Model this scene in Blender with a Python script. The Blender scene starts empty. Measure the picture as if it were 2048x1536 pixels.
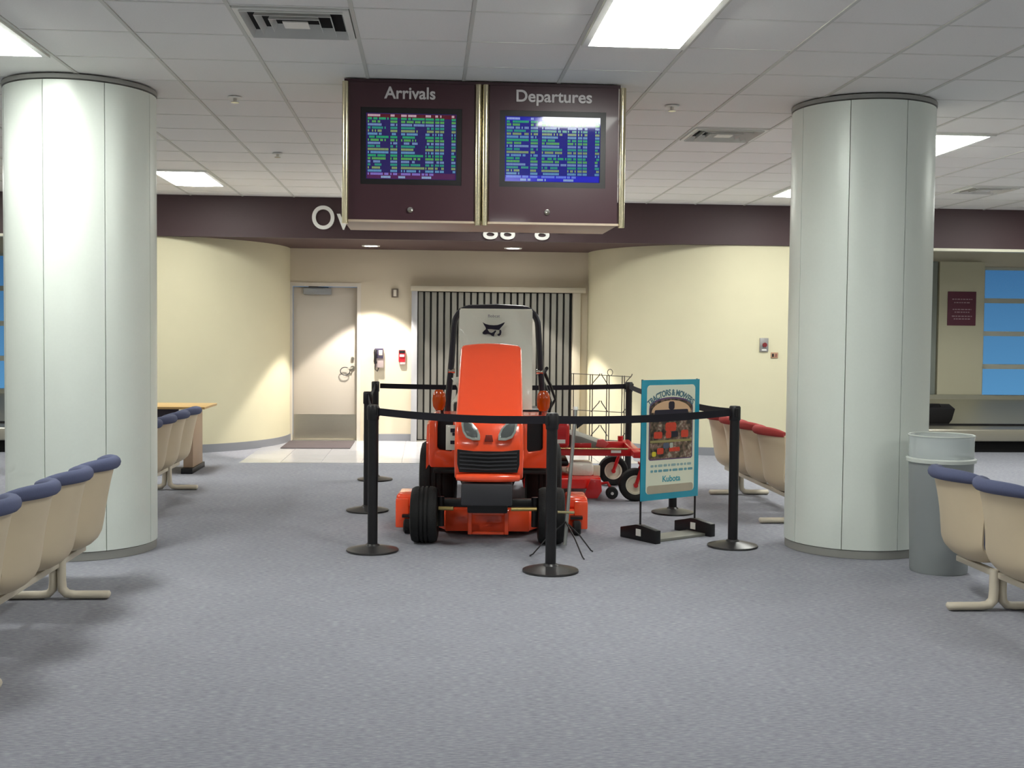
import bpy, bmesh, math, random
from mathutils import Vector, Matrix
random.seed(7)
D = bpy.data
SC = bpy.context.scene
COL = SC.collection
R = math.radians

# ---------------------------------------------------------------- camera
cam_d = D.cameras.new('camera')
cam = D.objects.new('camera', cam_d)
COL.objects.link(cam)
SC.camera = cam
cam_d.sensor_fit = 'HORIZONTAL'
cam_d.sensor_width = 36.0
cam_d.lens = 36.0 * 2340.0 / 2048.0
cam_d.clip_start = 0.05
cam_d.clip_end = 200
cam.matrix_world = (Matrix.Translation((0, 0, 1.488)) @ Matrix.Rotation(R(-4.13), 4, 'Z')
                    @ Matrix.Rotation(R(90 - 2.447), 4, 'X') @ Matrix.Rotation(R(0.58), 4, 'Z'))

# ---------------------------------------------------------------- world (dusk sky outside the windows)
W = D.worlds.new('dusk_sky')
SC.world = W
W.use_nodes = True
nt = W.node_tree
nt.nodes.clear()
w_out = nt.nodes.new('ShaderNodeOutputWorld')
w_bg = nt.nodes.new('ShaderNodeBackground')
w_tc = nt.nodes.new('ShaderNodeTexCoord')
w_sep = nt.nodes.new('ShaderNodeSeparateXYZ')
w_mr = nt.nodes.new('ShaderNodeMapRange')
w_mr.inputs['From Min'].default_value = -0.05
w_mr.inputs['From Max'].default_value = 0.10
w_ramp = nt.nodes.new('ShaderNodeValToRGB')
w_ramp.color_ramp.elements[0].color = (0.17, 0.45, 0.74, 1)
w_ramp.color_ramp.elements[1].color = (0.035, 0.115, 0.27, 1)
nt.links.new(w_tc.outputs['Generated'], w_sep.inputs[0])
nt.links.new(w_sep.outputs['Z'], w_mr.inputs['Value'])
nt.links.new(w_mr.outputs['Result'], w_ramp.inputs[0])
nt.links.new(w_ramp.outputs[0], w_bg.inputs['Color'])
w_bg.inputs['Strength'].default_value = 0.52
nt.links.new(w_bg.outputs[0], w_out.inputs['Surface'])

# ---------------------------------------------------------------- exposure
SC.view_settings.view_transform = 'Standard'
SC.view_settings.look = 'None'
SC.view_settings.exposure = 0.42
SC.view_settings.gamma = 1.0
SC.view_settings.use_curve_mapping = False
LAMP = 26.0            # radiance of the ceiling fixture lenses
SPOT_W = 370.0         # recessed downlights in the soffit


# ================================================================ helpers
def lin(c):
    c = c / 255.0
    return c / 12.92 if c <= 0.04045 else ((c + 0.055) / 1.055) ** 2.4


def rgb(r, g, b):
    return (lin(r), lin(g), lin(b), 1.0)


MATS = {}


def mat(name, col, rough=0.5, metal=0.0, noise=0.0, nscale=40.0, bump=0.0, bscale=200.0, stretch=None,
        coat=0.0, emit=None, estr=0.0, spec=0.5, trans=0.0, alpha=1.0, ior=1.45):
    if name in MATS:
        return MATS[name]
    m = D.materials.new(name)
    m.use_nodes = True
    t = m.node_tree
    b = t.nodes['Principled BSDF']
    b.inputs['Base Color'].default_value = col
    b.inputs['Roughness'].default_value = rough
    b.inputs['Metallic'].default_value = metal
    b.inputs['Specular IOR Level'].default_value = spec
    b.inputs['Coat Weight'].default_value = coat
    b.inputs['Coat Roughness'].default_value = 0.06
    b.inputs['IOR'].default_value = ior
    if trans:
        b.inputs['Transmission Weight'].default_value = trans
    if alpha < 1:
        b.inputs['Alpha'].default_value = alpha
    if emit:
        b.inputs['Emission Color'].default_value = emit
        b.inputs['Emission Strength'].default_value = estr
    if noise or bump:
        tc = t.nodes.new('ShaderNodeTexCoord')
        mp = t.nodes.new('ShaderNodeMapping')
        if stretch:
            mp.inputs['Scale'].default_value = stretch
        t.links.new(tc.outputs['Object'], mp.inputs['Vector'])
    if noise:
        n = t.nodes.new('ShaderNodeTexNoise')
        n.inputs['Scale'].default_value = nscale
        n.inputs['Detail'].default_value = 4.0
        t.links.new(mp.outputs[0], n.inputs['Vector'])
        mx = t.nodes.new('ShaderNodeMix')
        mx.data_type = 'RGBA'
        mx.inputs[6].default_value = tuple(max(0, c * (1 - noise)) for c in col[:3]) + (1,)
        mx.inputs[7].default_value = tuple(min(1, c * (1 + noise)) for c in col[:3]) + (1,)
        t.links.new(n.outputs['Fac'], mx.inputs[0])
        t.links.new(mx.outputs[2], b.inputs['Base Color'])
    if bump:
        n2 = t.nodes.new('ShaderNodeTexNoise')
        n2.inputs['Scale'].default_value = bscale
        n2.inputs['Detail'].default_value = 3.0
        t.links.new(mp.outputs[0], n2.inputs['Vector'])
        bp = t.nodes.new('ShaderNodeBump')
        bp.inputs['Strength'].default_value = bump
        bp.inputs['Distance'].default_value = 0.01
        t.links.new(n2.outputs['Fac'], bp.inputs['Height'])
        t.links.new(bp.outputs[0], b.inputs['Normal'])
    MATS[name] = m
    return m


def merge(bm, tmp, M=None):
    if M is not None:
        bmesh.ops.transform(tmp, matrix=M, verts=tmp.verts)
    me = D.meshes.new('tmp')
    tmp.to_mesh(me)
    tmp.free()
    bm.from_mesh(me)
    D.meshes.remove(me)


def BM():
    return bmesh.new()


def box(bm, c, s, rot=None, bev=0.0, seg=2):
    t = bmesh.new()
    bmesh.ops.create_cube(t, size=1.0)
    bmesh.ops.transform(t, matrix=Matrix.Diagonal((s[0], s[1], s[2], 1)), verts=t.verts)
    if bev:
        bmesh.ops.bevel(t, geom=t.edges[:], offset=bev, segments=seg, profile=0.5, affect='EDGES')
    M = Matrix.Translation(c)
    if rot is not None:
        M = M @ rot
    merge(bm, t, M)
    return bm


def bx(bm, x0, x1, y0, y1, z0, z1, bev=0.0, seg=2):
    return box(bm, ((x0 + x1) / 2, (y0 + y1) / 2, (z0 + z1) / 2), (x1 - x0, y1 - y0, z1 - z0), None, bev, seg)


def cyl(bm, p0, p1, r0, r1=None, seg=16):
    p0, p1 = Vector(p0), Vector(p1)
    r1 = r0 if r1 is None else r1
    d = p1 - p0
    t = bmesh.new()
    bmesh.ops.create_cone(t, cap_ends=True, segments=seg, radius1=r0, radius2=r1, depth=d.length)
    q = Vector((0, 0, 1)).rotation_difference(d.normalized()) if d.length > 0 else None
    merge(bm, t, Matrix.Translation((p0 + p1) / 2) @ q.to_matrix().to_4x4())
    return bm


def tube(bm, pts, r, seg=8, closed=False, flat=1.0, up=None):
    pts = [Vector(p) for p in pts]
    n = len(pts)
    rs = r if isinstance(r, (list, tuple)) else [r] * n
    rings = []
    prev = None
    for i in range(n):
        a = pts[i - 1] if (i > 0 or closed) else pts[i]
        b = pts[(i + 1) % n] if (i < n - 1 or closed) else pts[i]
        tg = (b - a).normalized()
        if prev is None:
            ref = Vector(up) if up else (Vector((0, 0, 1)) if abs(tg.z) < 0.9 else Vector((1, 0, 0)))
            nrm = (ref - tg * ref.dot(tg)).normalized()
        else:
            nrm = (prev - tg * prev.dot(tg)).normalized()
        prev = nrm
        bi = tg.cross(nrm)
        rings.append([bm.verts.new(pts[i] + nrm * (rs[i] * math.cos(2 * math.pi * k / seg))
                                   + bi * (rs[i] * flat * math.sin(2 * math.pi * k / seg))) for k in range(seg)])
    m = n if closed else n - 1
    for i in range(m):
        A, B = rings[i], rings[(i + 1) % n]
        for k in range(seg):
            bm.faces.new((A[k], A[(k + 1) % seg], B[(k + 1) % seg], B[k]))
    if not closed:
        bm.faces.new(list(reversed(rings[0])))
        bm.faces.new(rings[-1])
    return bm


def lathe(bm, prof, seg=32, M=None, cap=True):
    t = bmesh.new()
    rings = []
    for (r, z) in prof:
        if r < 1e-6:
            rings.append([t.verts.new((0, 0, z))])
        else:
            rings.append([t.verts.new((r * math.cos(2 * math.pi * k / seg), r * math.sin(2 * math.pi * k / seg), z)) for k in range(seg)])
    for A, B in zip(rings, rings[1:]):
        for k in range(seg):
            k2 = (k + 1) % seg
            if len(A) == 1 and len(B) == 1:
                continue
            if len(A) == 1:
                t.faces.new((A[0], B[k2], B[k]))
            elif len(B) == 1:
                t.faces.new((A[k], A[k2], B[0]))
            else:
                t.faces.new((A[k], A[k2], B[k2], B[k]))
    if cap:
        if len(rings[0]) > 1:
            t.faces.new(list(reversed(rings[0])))
        if len(rings[-1]) > 1:
            t.faces.new(rings[-1])
    bmesh.ops.recalc_face_normals(t, faces=t.faces)
    merge(bm, t, M)
    return bm


def prism(bm, poly, h, M=None, bev=0.0):
    """polygon in local XY extruded along +Z by h"""
    t = bmesh.new()
    vs = [t.verts.new((p[0], p[1], 0)) for p in poly]
    f = t.faces.new(vs)
    g = bmesh.ops.extrude_face_region(t, geom=[f])
    bmesh.ops.translate(t, vec=(0, 0, h), verts=[v for v in g['geom'] if isinstance(v, bmesh.types.BMVert)])
    bmesh.ops.recalc_face_normals(t, faces=t.faces)
    if bev:
        bmesh.ops.bevel(t, geom=t.edges[:], offset=bev, segments=2, profile=0.5, affect='EDGES')
    merge(bm, t, M)
    return bm


def thicken(t, th):
    """turn an open sheet into a closed shell of the given thickness"""
    bmesh.ops.recalc_face_normals(t, faces=t.faces[:])
    t.normal_update()
    faces = t.faces[:]
    bound = [e for e in t.edges if len(e.link_faces) == 1]
    twin = {v: t.verts.new(v.co - v.normal * th) for v in t.verts[:]}
    for f in faces:
        t.faces.new([twin[v] for v in reversed(f.verts)])
    for e in bound:
        a, b = e.verts
        t.faces.new((a, b, twin[b], twin[a]))
    bmesh.ops.recalc_face_normals(t, faces=t.faces[:])


def surf(bm, f, nu, nv, thick=0.0):
    t = bmesh.new()
    g = [[t.verts.new(f(i / nu, j / nv)) for i in range(nu + 1)] for j in range(nv + 1)]
    for j in range(nv):
        for i in range(nu):
            t.faces.new((g[j][i], g[j][i + 1], g[j + 1][i + 1], g[j + 1][i]))
    if thick:
        thicken(t, thick)
    else:
        bmesh.ops.recalc_face_normals(t, faces=t.faces)
    merge(bm, t)
    return bm


def rrect(w, h, r, n=5, cx=0.0, cy=0.0):
    pts = []
    for (sx, sy, a0) in ((1, 1, 0), (-1, 1, 90), (-1, -1, 180), (1, -1, 270)):
        for k in range(n + 1):
            a = R(a0 + 90 * k / n)
            pts.append((cx + sx * (w / 2 - r) + r * math.cos(a), cy + sy * (h / 2 - r) + r * math.sin(a)))
    return pts


# maps prism XY -> world XZ plane, extruding toward -Y (to the viewer)
XZ = Matrix(((1, 0, 0, 0), (0, 0, -1, 0), (0, 1, 0, 0), (0, 0, 0, 1)))
# maps prism XY -> YZ plane, extruding along +X
YZ = Matrix(((0, 0, 1, 0), (1, 0, 0, 0), (0, 1, 0, 0), (0, 0, 0, 1)))


def T(x, y, z):
    return Matrix.Translation((x, y, z))


def mesh_of(name, bm, m, smooth=35):
    me = D.meshes.new(name)
    bm.to_mesh(me)
    bm.free()
    if m is not None:
        me.materials.append(m)
    if smooth:
        me.shade_smooth()
        me.set_sharp_from_angle(angle=R(smooth))
    return me


def obj(name, bm, m, parent=None, loc=None, rotz=0.0, smooth=35):
    o = D.objects.new(name, mesh_of(name, bm, m, smooth))
    COL.objects.link(o)
    if parent is not None:
        o.parent = parent
    if loc is not None:
        o.location = loc
    if rotz:
        o.rotation_euler = (0, 0, rotz)
    return o


def inst(name, me, parent=None, loc=(0, 0, 0), rot=(0, 0, 0)):
    o = D.objects.new(name, me)
    COL.objects.link(o)
    o.parent = parent
    o.location = loc
    o.rotation_euler = rot
    return o


def tag(o, label, cat, group=None):
    o['label'] = label
    o['category'] = cat
    if group:
        o['group'] = group
    return o


def thing(name, label, cat, loc=(0, 0, 0), rotz=0.0, group=None):
    o = D.objects.new(name, None)
    COL.objects.link(o)
    o.location = loc
    o.rotation_euler = (0, 0, rotz)
    o.empty_display_size = 0.1
    return tag(o, label, cat, group)


def struct(name, bm, m, parent=None, smooth=35):
    o = obj(name, bm, m, parent, smooth=smooth)
    if parent is None:
        o['kind'] = 'structure'
    return o


def text_mesh(body, size, depth=0.0, spacing=1.0, align='LEFT', bold=0.0):
    cu = D.curves.new('lettering', 'FONT')
    cu.body = body
    cu.size = size
    cu.extrude = depth
    cu.offset = bold
    cu.space_character = spacing
    cu.align_x = align
    o = D.objects.new('lettering', cu)
    COL.objects.link(o)
    dg = bpy.context.evaluated_depsgraph_get()
    me = D.meshes.new_from_object(o.evaluated_get(dg))
    D.objects.remove(o)
    D.curves.remove(cu)
    return me


FACE = (R(90), 0, 0)     # text facing -Y

# ================================================================ materials
CREAM = mat('cream_wall_paint', rgb(210, 204, 174), 0.75, noise=0.03, nscale=3)
PALE = mat('pale_wall_paint', rgb(214, 208, 190), 0.8, noise=0.03, nscale=3)
PLUM = mat('plum_fascia_paint', rgb(64, 45, 48), 0.55, noise=0.06, nscale=30)
SOFFIT = mat('plum_soffit_paint', rgb(78, 58, 56), 0.7)
BASEB = mat('grey_vinyl_baseboard', rgb(132, 134, 140), 0.5)
TILE = mat('mineral_ceiling_tile', rgb(244, 243, 238), 0.9, noise=0.05, nscale=120, bump=0.15, bscale=250)
TBAR = mat('ceiling_grid_metal', rgb(214, 214, 206), 0.6)
TTEE = mat('ceiling_cross_tee_paint', rgb(236, 236, 229), 0.8)
COLM = mat('satin_column_metal', rgb(228, 235, 227), 0.38, metal=0.12, noise=0.02, nscale=60)
COLR = mat('column_reveal', rgb(150, 150, 145), 0.6)
WHITEM = mat('white_enamel', rgb(232, 232, 226), 0.4)
STEEL = mat('brushed_steel', rgb(190, 186, 172), 0.32, metal=1.0, noise=0.08, nscale=30, stretch=(1, 20, 20))
CHROME = mat('polished_chrome', rgb(215, 212, 205), 0.12, metal=1.0)
GOLD = mat('champagne_trim_metal', rgb(205, 195, 165), 0.2, metal=1.0)
BLACK = mat('black_plastic', rgb(22, 21, 24), 0.42)
DGREY = mat('dark_grey_metal', rgb(58, 58, 62), 0.5, metal=0.3)
RUBBER = mat('black_rubber', rgb(20, 20, 21), 0.75, bump=0.3, bscale=60)
DARK = mat('dark_void', rgb(12, 12, 13), 0.9)
SHELL = mat('beige_moulded_plastic', rgb(206, 190, 162), 0.5, noise=0.03, nscale=10)
BLUEF = mat('slate_blue_upholstery', rgb(88, 94, 124), 0.85, noise=0.12, nscale=160, bump=0.2, bscale=400)
REDF = mat('brick_red_upholstery', rgb(168, 62, 60), 0.85, noise=0.12, nscale=160, bump=0.2, bscale=400)
LEGM = mat('beige_painted_steel', rgb(205, 196, 178), 0.45)
ORANGE = mat('orange_tractor_paint', rgb(255, 88, 48), 0.22, coat=0.6, spec=0.5)
MRED = mat('crimson_mower_paint', rgb(190, 26, 30), 0.28, coat=0.5)
AMBER = mat('amber_lens', rgb(214, 84, 8), 0.15, coat=0.5, trans=0.25)
LENSG = mat('grey_headlamp_glass', rgb(150, 156, 150), 0.08, coat=1.0)
PLASTW = mat('white_plastic_sheet', rgb(244, 245, 232), 0.25, bump=0.5, bscale=9, coat=0.3)
PRINT = mat('dark_print', rgb(30, 26, 48), 0.5)
PRINTG = mat('grey_print', rgb(120, 110, 130), 0.5)
WOOD = mat('light_oak_laminate', rgb(196, 160, 104), 0.4, noise=0.12, nscale=6, stretch=(2, 30, 30))
GREYB = mat('grey_bin_plastic', rgb(150, 156, 156), 0.5)
CLEAR = mat('clear_bin_liner', rgb(214, 222, 222), 0.2, alpha=0.45)
SIGNP = mat('plum_sign_plate', rgb(104, 54, 72), 0.5)
LETTW = mat('white_acrylic_letters', rgb(232, 232, 226), 0.4)


def carpet():
    m = D.materials.new('grey_loop_carpet')
    m.use_nodes = True
    t = m.node_tree
    b = t.nodes['Principled BSDF']
    b.inputs['Roughness'].default_value = 0.95
    b.inputs['Specular IOR Level'].default_value = 0.15
    tc = t.nodes.new('ShaderNodeTexCoord')

    def noise(scale, detail, sc):
        mp = t.nodes.new('ShaderNodeMapping')
        mp.inputs['Scale'].default_value = sc
        n = t.nodes.new('ShaderNodeTexNoise')
        n.inputs['Scale'].default_value = scale
        n.inputs['Detail'].default_value = detail
        t.links.new(tc.outputs['Object'], mp.inputs[0])
        t.links.new(mp.outputs[0], n.inputs['Vector'])
        return n
    n1 = noise(60, 4, (0.45, 2.0, 1))
    n2 = noise(3.0, 3, (1, 1, 1))
    rp = t.nodes.new('ShaderNodeValToRGB')
    rp.color_ramp.elements[0].position = 0.30
    rp.color_ramp.elements[0].color = rgb(139, 140, 151)
    rp.color_ramp.elements[1].position = 0.70
    rp.color_ramp.elements[1].color = rgb(174, 177, 183)
    e = rp.color_ramp.elements.new(0.5)
    e.color = rgb(156, 157, 167)
    t.links.new(n1.outputs['Fac'], rp.inputs[0])
    mx = t.nodes.new('ShaderNodeMix')
    mx.data_type = 'RGBA'
    mx.blend_type = 'MULTIPLY'
    mx.inputs[0].default_value = 0.15
    t.links.new(rp.outputs[0], mx.inputs[6])
    t.links.new(n2.outputs['Fac'], mx.inputs[7])
    t.links.new(mx.outputs[2], b.inputs['Base Color'])
    n3 = noise(300, 2, (1, 1.5, 1))
    bp = t.nodes.new('ShaderNodeBump')
    bp.inputs['Strength'].default_value = 0.4
    bp.inputs['Distance'].default_value = 0.008
    t.links.new(n3.outputs['Fac'], bp.inputs['Height'])
    t.links.new(bp.outputs[0], b.inputs['Normal'])
    return m


CARPET = carpet()
VINYL = mat('pale_vinyl_floor_tile', rgb(186, 186, 190), 0.16, noise=0.05, nscale=20)
MATF = mat('brown_door_mat', rgb(88, 80, 82), 0.95, noise=0.2, nscale=200)

# ================================================================ room shell
XL, XR, Y0, YF, YB, ZC, ZS = -10.0, 11.0, -7.0, 14.27, 16.10, 3.10, 2.615
YW = 16.9                                   # window wall behind the baggage carousels
floor = struct('floor', bx(BM(), XL, XR, Y0, YW + 0.2, -0.12, 0.0), CARPET)

# vinyl tiles of the entrance recess, laid flush in the carpet
tile_s = 0.4575
me_t = mesh_of('floor_tile', box(BM(), (0, 0, 0.0025), (tile_s - 0.004, tile_s - 0.004, 0.005), None, 0.001, 1), VINYL)
for i in range(10):
    for j in range(6):
        x = -2.12 + tile_s * (i + 0.5)
        y = 13.36 + tile_s * (j + 0.5)
        inst('floor_tile', me_t, floor, (x, y, 0.0))

# ---- ceiling
ceil_bm = bx(BM(), XL, XR, Y0, YW + 0.2, 3.14, 3.26)
G, GX0, GY0 = 0.61, 0.217, 6.57
ceiling = struct('ceiling', ceil_bm, TILE)


def gx(k):
    return GX0 + G * k


def gy(k):
    return GY0 + G * k


bars = BM()
for k in range(-16, 18):
    bx(bars, gx(k) - 0.010, gx(k) + 0.010, Y0, YF, 3.100, 3.13)
o = obj('grid_runner', bars, TBAR, ceiling)
o['kind'] = 'stuff'
bars = BM()
for k in range(-22, 13):
    for q in range(-16, 17):
        bx(bars, gx(q) + 0.0105, gx(q + 1) - 0.0105, gy(k) - 0.010, gy(k) + 0.010, 3.1035, 3.13)
o = obj('grid_cross_tee', bars, TTEE, ceiling)
o['kind'] = 'stuff'

# lights (x cell index, y cell index of first cell); each takes two cells along Y
LIGHTS = [(1, -2), (-5, -1), (-5, 9), (6, 4), (6, 9), (1, 9), (-5, -11), (6, -9), (1, -15), (-11, 3), (11, 3), (-10, 9), (11, 9), (-11, -9), (11, -9)]  # later entries are unseen fixtures, added out of view to light the room
VENTS = [(-2, -1), (3, 4), (9, 9)]
taken = set()
for (a, b) in LIGHTS:
    taken.add((a, b))
    taken.add((a, b + 1))
for v in VENTS:
    taken.add(v)


def visible_cell(a, b):
    cx, cy = gx(a) + G / 2, gy(b) + G / 2
    if cy < 5.2:
        return False
    s, c = math.sin(R(4.13)), math.cos(R(4.13))
    d = cx * s + cy * c
    xc = cx * c - cy * s
    return abs(xc / d) < 1100 / 2340.0


me_c = mesh_of('ceiling_tile', box(BM(), (0, 0, 0.011), (G - 0.021, G - 0.021, 0.022), None, 0.0015, 1), TILE)
rest = BM()
for a in range(-16, 17):
    for b in range(-22, 13):
        if (a, b) in taken:
            continue
        cx, cy = gx(a) + G / 2, gy(b) + G / 2
        if cy > YF - 0.02:
            continue
        if visible_cell(a, b):
            o = inst('ceiling_tile', me_c, ceiling, (cx, cy, 3.106))
            if cy + G / 2 > YF:
                o.scale.y = 0.98
        else:
            box(rest, (cx, cy, 3.117), (G - 0.026, G - 0.026, 0.022))
o = obj('ceiling_tile_field', rest, TILE, ceiling)
o['kind'] = 'stuff'

# ---- plum fascia, soffit
fascia = struct('trim_1', bx(BM(), XL, XR, YF, YF + 0.12, ZS, 3.14), PLUM)
soff = struct('trim_2', bx(BM(), -3.6, 4.0, YF + 0.12, YB + 0.1, ZS + 0.005, ZS + 0.06), SOFFIT)

# ---- curved side walls of the recess
LC, RC = (-3.45, 16.10, 1.58, 1.80), (3.80, 16.10, 1.60, 1.80)
LEND, REND = -4.6, 5.2


def curve_pts(c, side, n=28, off=0.0):
    cx, cy, rx, ry = c
    out = []
    for k in range(n + 1):
        a = R(90 * k / n)
        out.append((cx - side * (rx + off) * math.sin(a), cy - (ry + off) * math.cos(a)))
    return out


def curved_wall(c, side, end, z0, z1, off, thick, m, name):
    pts = curve_pts(c, side, off=off)
    pts = [(end, pts[0][1])] + pts
    inner = curve_pts(c, side, off=off - thick)
    inner = [(end, inner[0][1])] + inner
    poly = pts + list(reversed(inner))
    return struct(name, prism(BM(), poly, z1 - z0, T(0, 0, z0)), m)


wl = curved_wall(LC, -1, LEND, 0, ZS + 0.03, 0.0, 0.12, CREAM, 'wall_left_curve')
wr = curved_wall(RC, 1, REND, 0, ZS + 0.03, 0.0, 0.12, CREAM, 'wall_right_curve')
curved_wall(LC, -1, LEND, 0, 0.10, 0.012, 0.012, BASEB, 'baseboard_left')
curved_wall(RC, 1, REND, 0, 0.10, 0.012, 0.012, BASEB, 'baseboard_right')
wbk = BM()
bx(wbk, -3.6, -1.895, YB, YB + 0.14, 0, ZS + 0.03)
bx(wbk, -0.915, 4.0, YB, YB + 0.14, 0, ZS + 0.03)
bx(wbk, -1.895, -0.915, YB, YB + 0.14, 2.16, ZS + 0.03)
struct('wall_back', wbk, mat('warm_grey_wall_paint', rgb(206, 195, 172), 0.75))
bb = bx(BM(), -0.87, -0.22, YB - 0.012, YB, 0, 0.10)
struct('baseboard_back', bb, BASEB)
# returns of the side walls toward the windows
struct('wall_left_return', bx(BM(), LEND - 0.0, LEND + 0.12, 14.42, YW, 0, 3.14), CREAM)
struct('wall_right_return', bx(BM(), REND - 0.12, REND, 14.42, YW, 0, 3.14), CREAM)
# outer walls
struct('wall_left', bx(BM(), XL - 0.1, XL, Y0, YW + 0.2, -0.1, 3.2), PALE)
struct('wall_right', bx(BM(), XR, XR + 0.1, Y0, YW + 0.2, -0.1, 3.2), PALE)
struct('wall_front', bx(BM(), XL, XR, Y0 - 0.1, Y0, -0.1, 3.2), PALE)

# ---- window walls behind the carousels
GLASS = mat('dusk_blue_glass', (0.80, 0.90, 1.0, 1), 0.22, trans=1.0, ior=1.1, spec=0.3)
FRAMEW = mat('painted_window_frame', rgb(190, 192, 182), 0.5)
ROWS = [(0.62, 1.04), (1.11, 1.53), (1.60, 2.02), (2.09, 2.51)]


def window_wall(side, x0, x1, wx0, wx1, n, bays):
    w = BM()
    bx(w, x0, x1, YW, YW + 0.15, 0, 0.60)
    bx(w, x0, x1, YW, YW + 0.15, 2.55, 3.14)
    if wx0 - x0 > 0.01:
        bx(w, x0, wx0, YW, YW + 0.15, 0.60, 2.55)
    if x1 - wx1 > 0.01:
        bx(w, wx1, x1, YW, YW + 0.15, 0.60, 2.55)
    struct('wall_' + side, w, PALE)
    fr = BM()
    for z in (0.60, 1.04, 1.53, 2.02, 2.51):
        h = 0.02 if z == 0.60 else (0.04 if z == 2.51 else 0.07)
        bx(fr, wx0, wx1, YW - 0.02, YW + 0.08, z, z + h)
    f = struct('window_%d' % n, fr, FRAMEW)
    bw = (wx1 - wx0) / bays
    for k in range(bays + 1):
        xm = wx0 + bw * k
        obj('mullion', bx(BM(), xm - 0.025, xm + 0.025, YW - 0.025, YW + 0.085, 0.6, 2.55), FRAMEW, f)
    for k in range(bays):
        for (z0, z1) in ROWS:
            obj('pane', bx(BM(), wx0 + bw * k + 0.025, wx0 + bw * (k + 1) - 0.025, YW + 0.03, YW + 0.042, z0, z1), GLASS, f)


window_wall('back_right', REND, XR, 8.22, 10.62, 1, 2)
window_wall('back_left', XL, LEND, -8.6, -5.0, 2, 3)
# pale pier with the notice and the grey post next to it
struct('wall_pier', bx(BM(), 7.52, 8.20, YW - 0.10, YW - 0.003, 0.0, 2.62), mat('pier_paint', rgb(206, 202, 178), 0.7))
struct('trim_3', bx(BM(), 7.30, 7.50, YW - 0.07, YW - 0.003, 0.0, 2.62), mat('grey_post_paint', rgb(140, 146, 140), 0.5))
struct('trim_4', bx(BM(), REND, XR, YF - 0.015, YF + 0.13, ZS - 0.035, ZS - 0.002), mat('pale_fascia_edge', rgb(214, 212, 192), 0.5))
struct('trim_5', bx(BM(), XL, LEND, YF - 0.015, YF + 0.13, ZS - 0.035, ZS - 0.002), MATS['pale_fascia_edge'])

# ---- columns
def column(x, y, rad, seam0, label):
    t = thing('round_column', label, 'column', (x, y, 0), 0, 'round metal clad columns')
    n = 8
    gap = 0.6
    for k in range(n):
        a0, a1 = seam0 + 45 * k + gap / 2, seam0 + 45 * (k + 1) - gap / 2

        def f(u, v, a0=a0, a1=a1):
            a = R(a0 + (a1 - a0) * u)
            return Vector((rad * math.sin(a), -rad * math.cos(a), 0.06 + 3.0 * v))
        obj('cladding_panel', surf(BM(), f, 8, 1, 0.012), COLM, t)
    obj('core', lathe(BM(), [(rad - 0.022, 0.0), (rad - 0.022, 3.096)], 48), COLR, t)
    obj('ceiling_collar', lathe(BM(), [(rad - 0.02, 3.066), (rad + 0.004, 3.070), (rad + 0.006, 3.096), (rad - 0.02, 3.097)], 48, cap=False), COLR, t)
    obj('base_ring', lathe(BM(), [(rad - 0.02, 0.001), (rad - 0.006, 0.002), (rad - 0.006, 0.055), (rad - 0.02, 0.056)], 48, cap=False), COLR, t)


column(-2.33, 8.10, 0.485, -18 + 6, 'silver clad round column between the left hand blue chairs')
column(3.03, 8.07, 0.485, 18 - 3, 'silver clad round column beside the grey waste bin')

# ================================================================ ceiling fixtures
LENS = mat('glowing_lamp_lens', rgb(250, 252, 246), 0.4, emit=(0.98, 1.0, 0.94, 1), estr=LAMP)


def fixture_meshes():
    w, l = G - 0.03, 2 * G - 0.03
    fr = BM()
    for (x0, x1, y0, y1) in ((-w / 2, w / 2, -l / 2, -l / 2 + 0.035), (-w / 2, w / 2, l / 2 - 0.035, l / 2),
                             (-w / 2, -w / 2 + 0.035, -l / 2 + 0.035, l / 2 - 0.035), (w / 2 - 0.035, w / 2, -l / 2 + 0.035, l / 2 - 0.035)):
        bx(fr, x0, x1, y0, y1, -0.006, 0.03)
    fr = mesh_of('frame', fr, WHITEM)
    hw, hl = w / 2 - 0.03, l / 2 - 0.03

    def f(u, v):
        x, y = 2 * u - 1, 2 * v - 1
        d = (1 - abs(x) ** 3) * (1 - abs(y) ** 4)
        return Vector((hw * x, hl * y, -0.004 - 0.035 * d))
    lb = surf(BM(), f, 12, 16, 0.004)
    ln = mesh_of('lens', lb, LENS)
    return fr, ln


me_fr, me_ln = fixture_meshes()
LLAB = {(1, 9): 'ceiling light hidden behind the departures screen cabinet', (1, -2): 'large bright ceiling light in front of the departures screen', (-5, -1): 'ceiling light cut off at the upper left corner',
        (-5, 9): 'bright ceiling light beside the left column, near the fascia', (6, 4): 'bright ceiling light just right of the right column',
        (6, 9): 'bright ceiling light half hidden behind the right column'}
for (a, b) in LIGHTS:
    lab = LLAB.get((a, b), 'unseen ceiling light added out of view to light the room')
    t = thing('ceiling_light', lab, 'ceiling light', (gx(a) + G / 2, gy(b) + G, 3.094), 0, 'ceiling lights')
    inst('frame', me_fr, t)
    inst('lens', me_ln, t)

VLAB = ['square ceiling vent above the left of the arrivals screen', 'square ceiling vent between the departures screen and the right column', 'dark ceiling vent at the far right, near the fascia']


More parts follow.
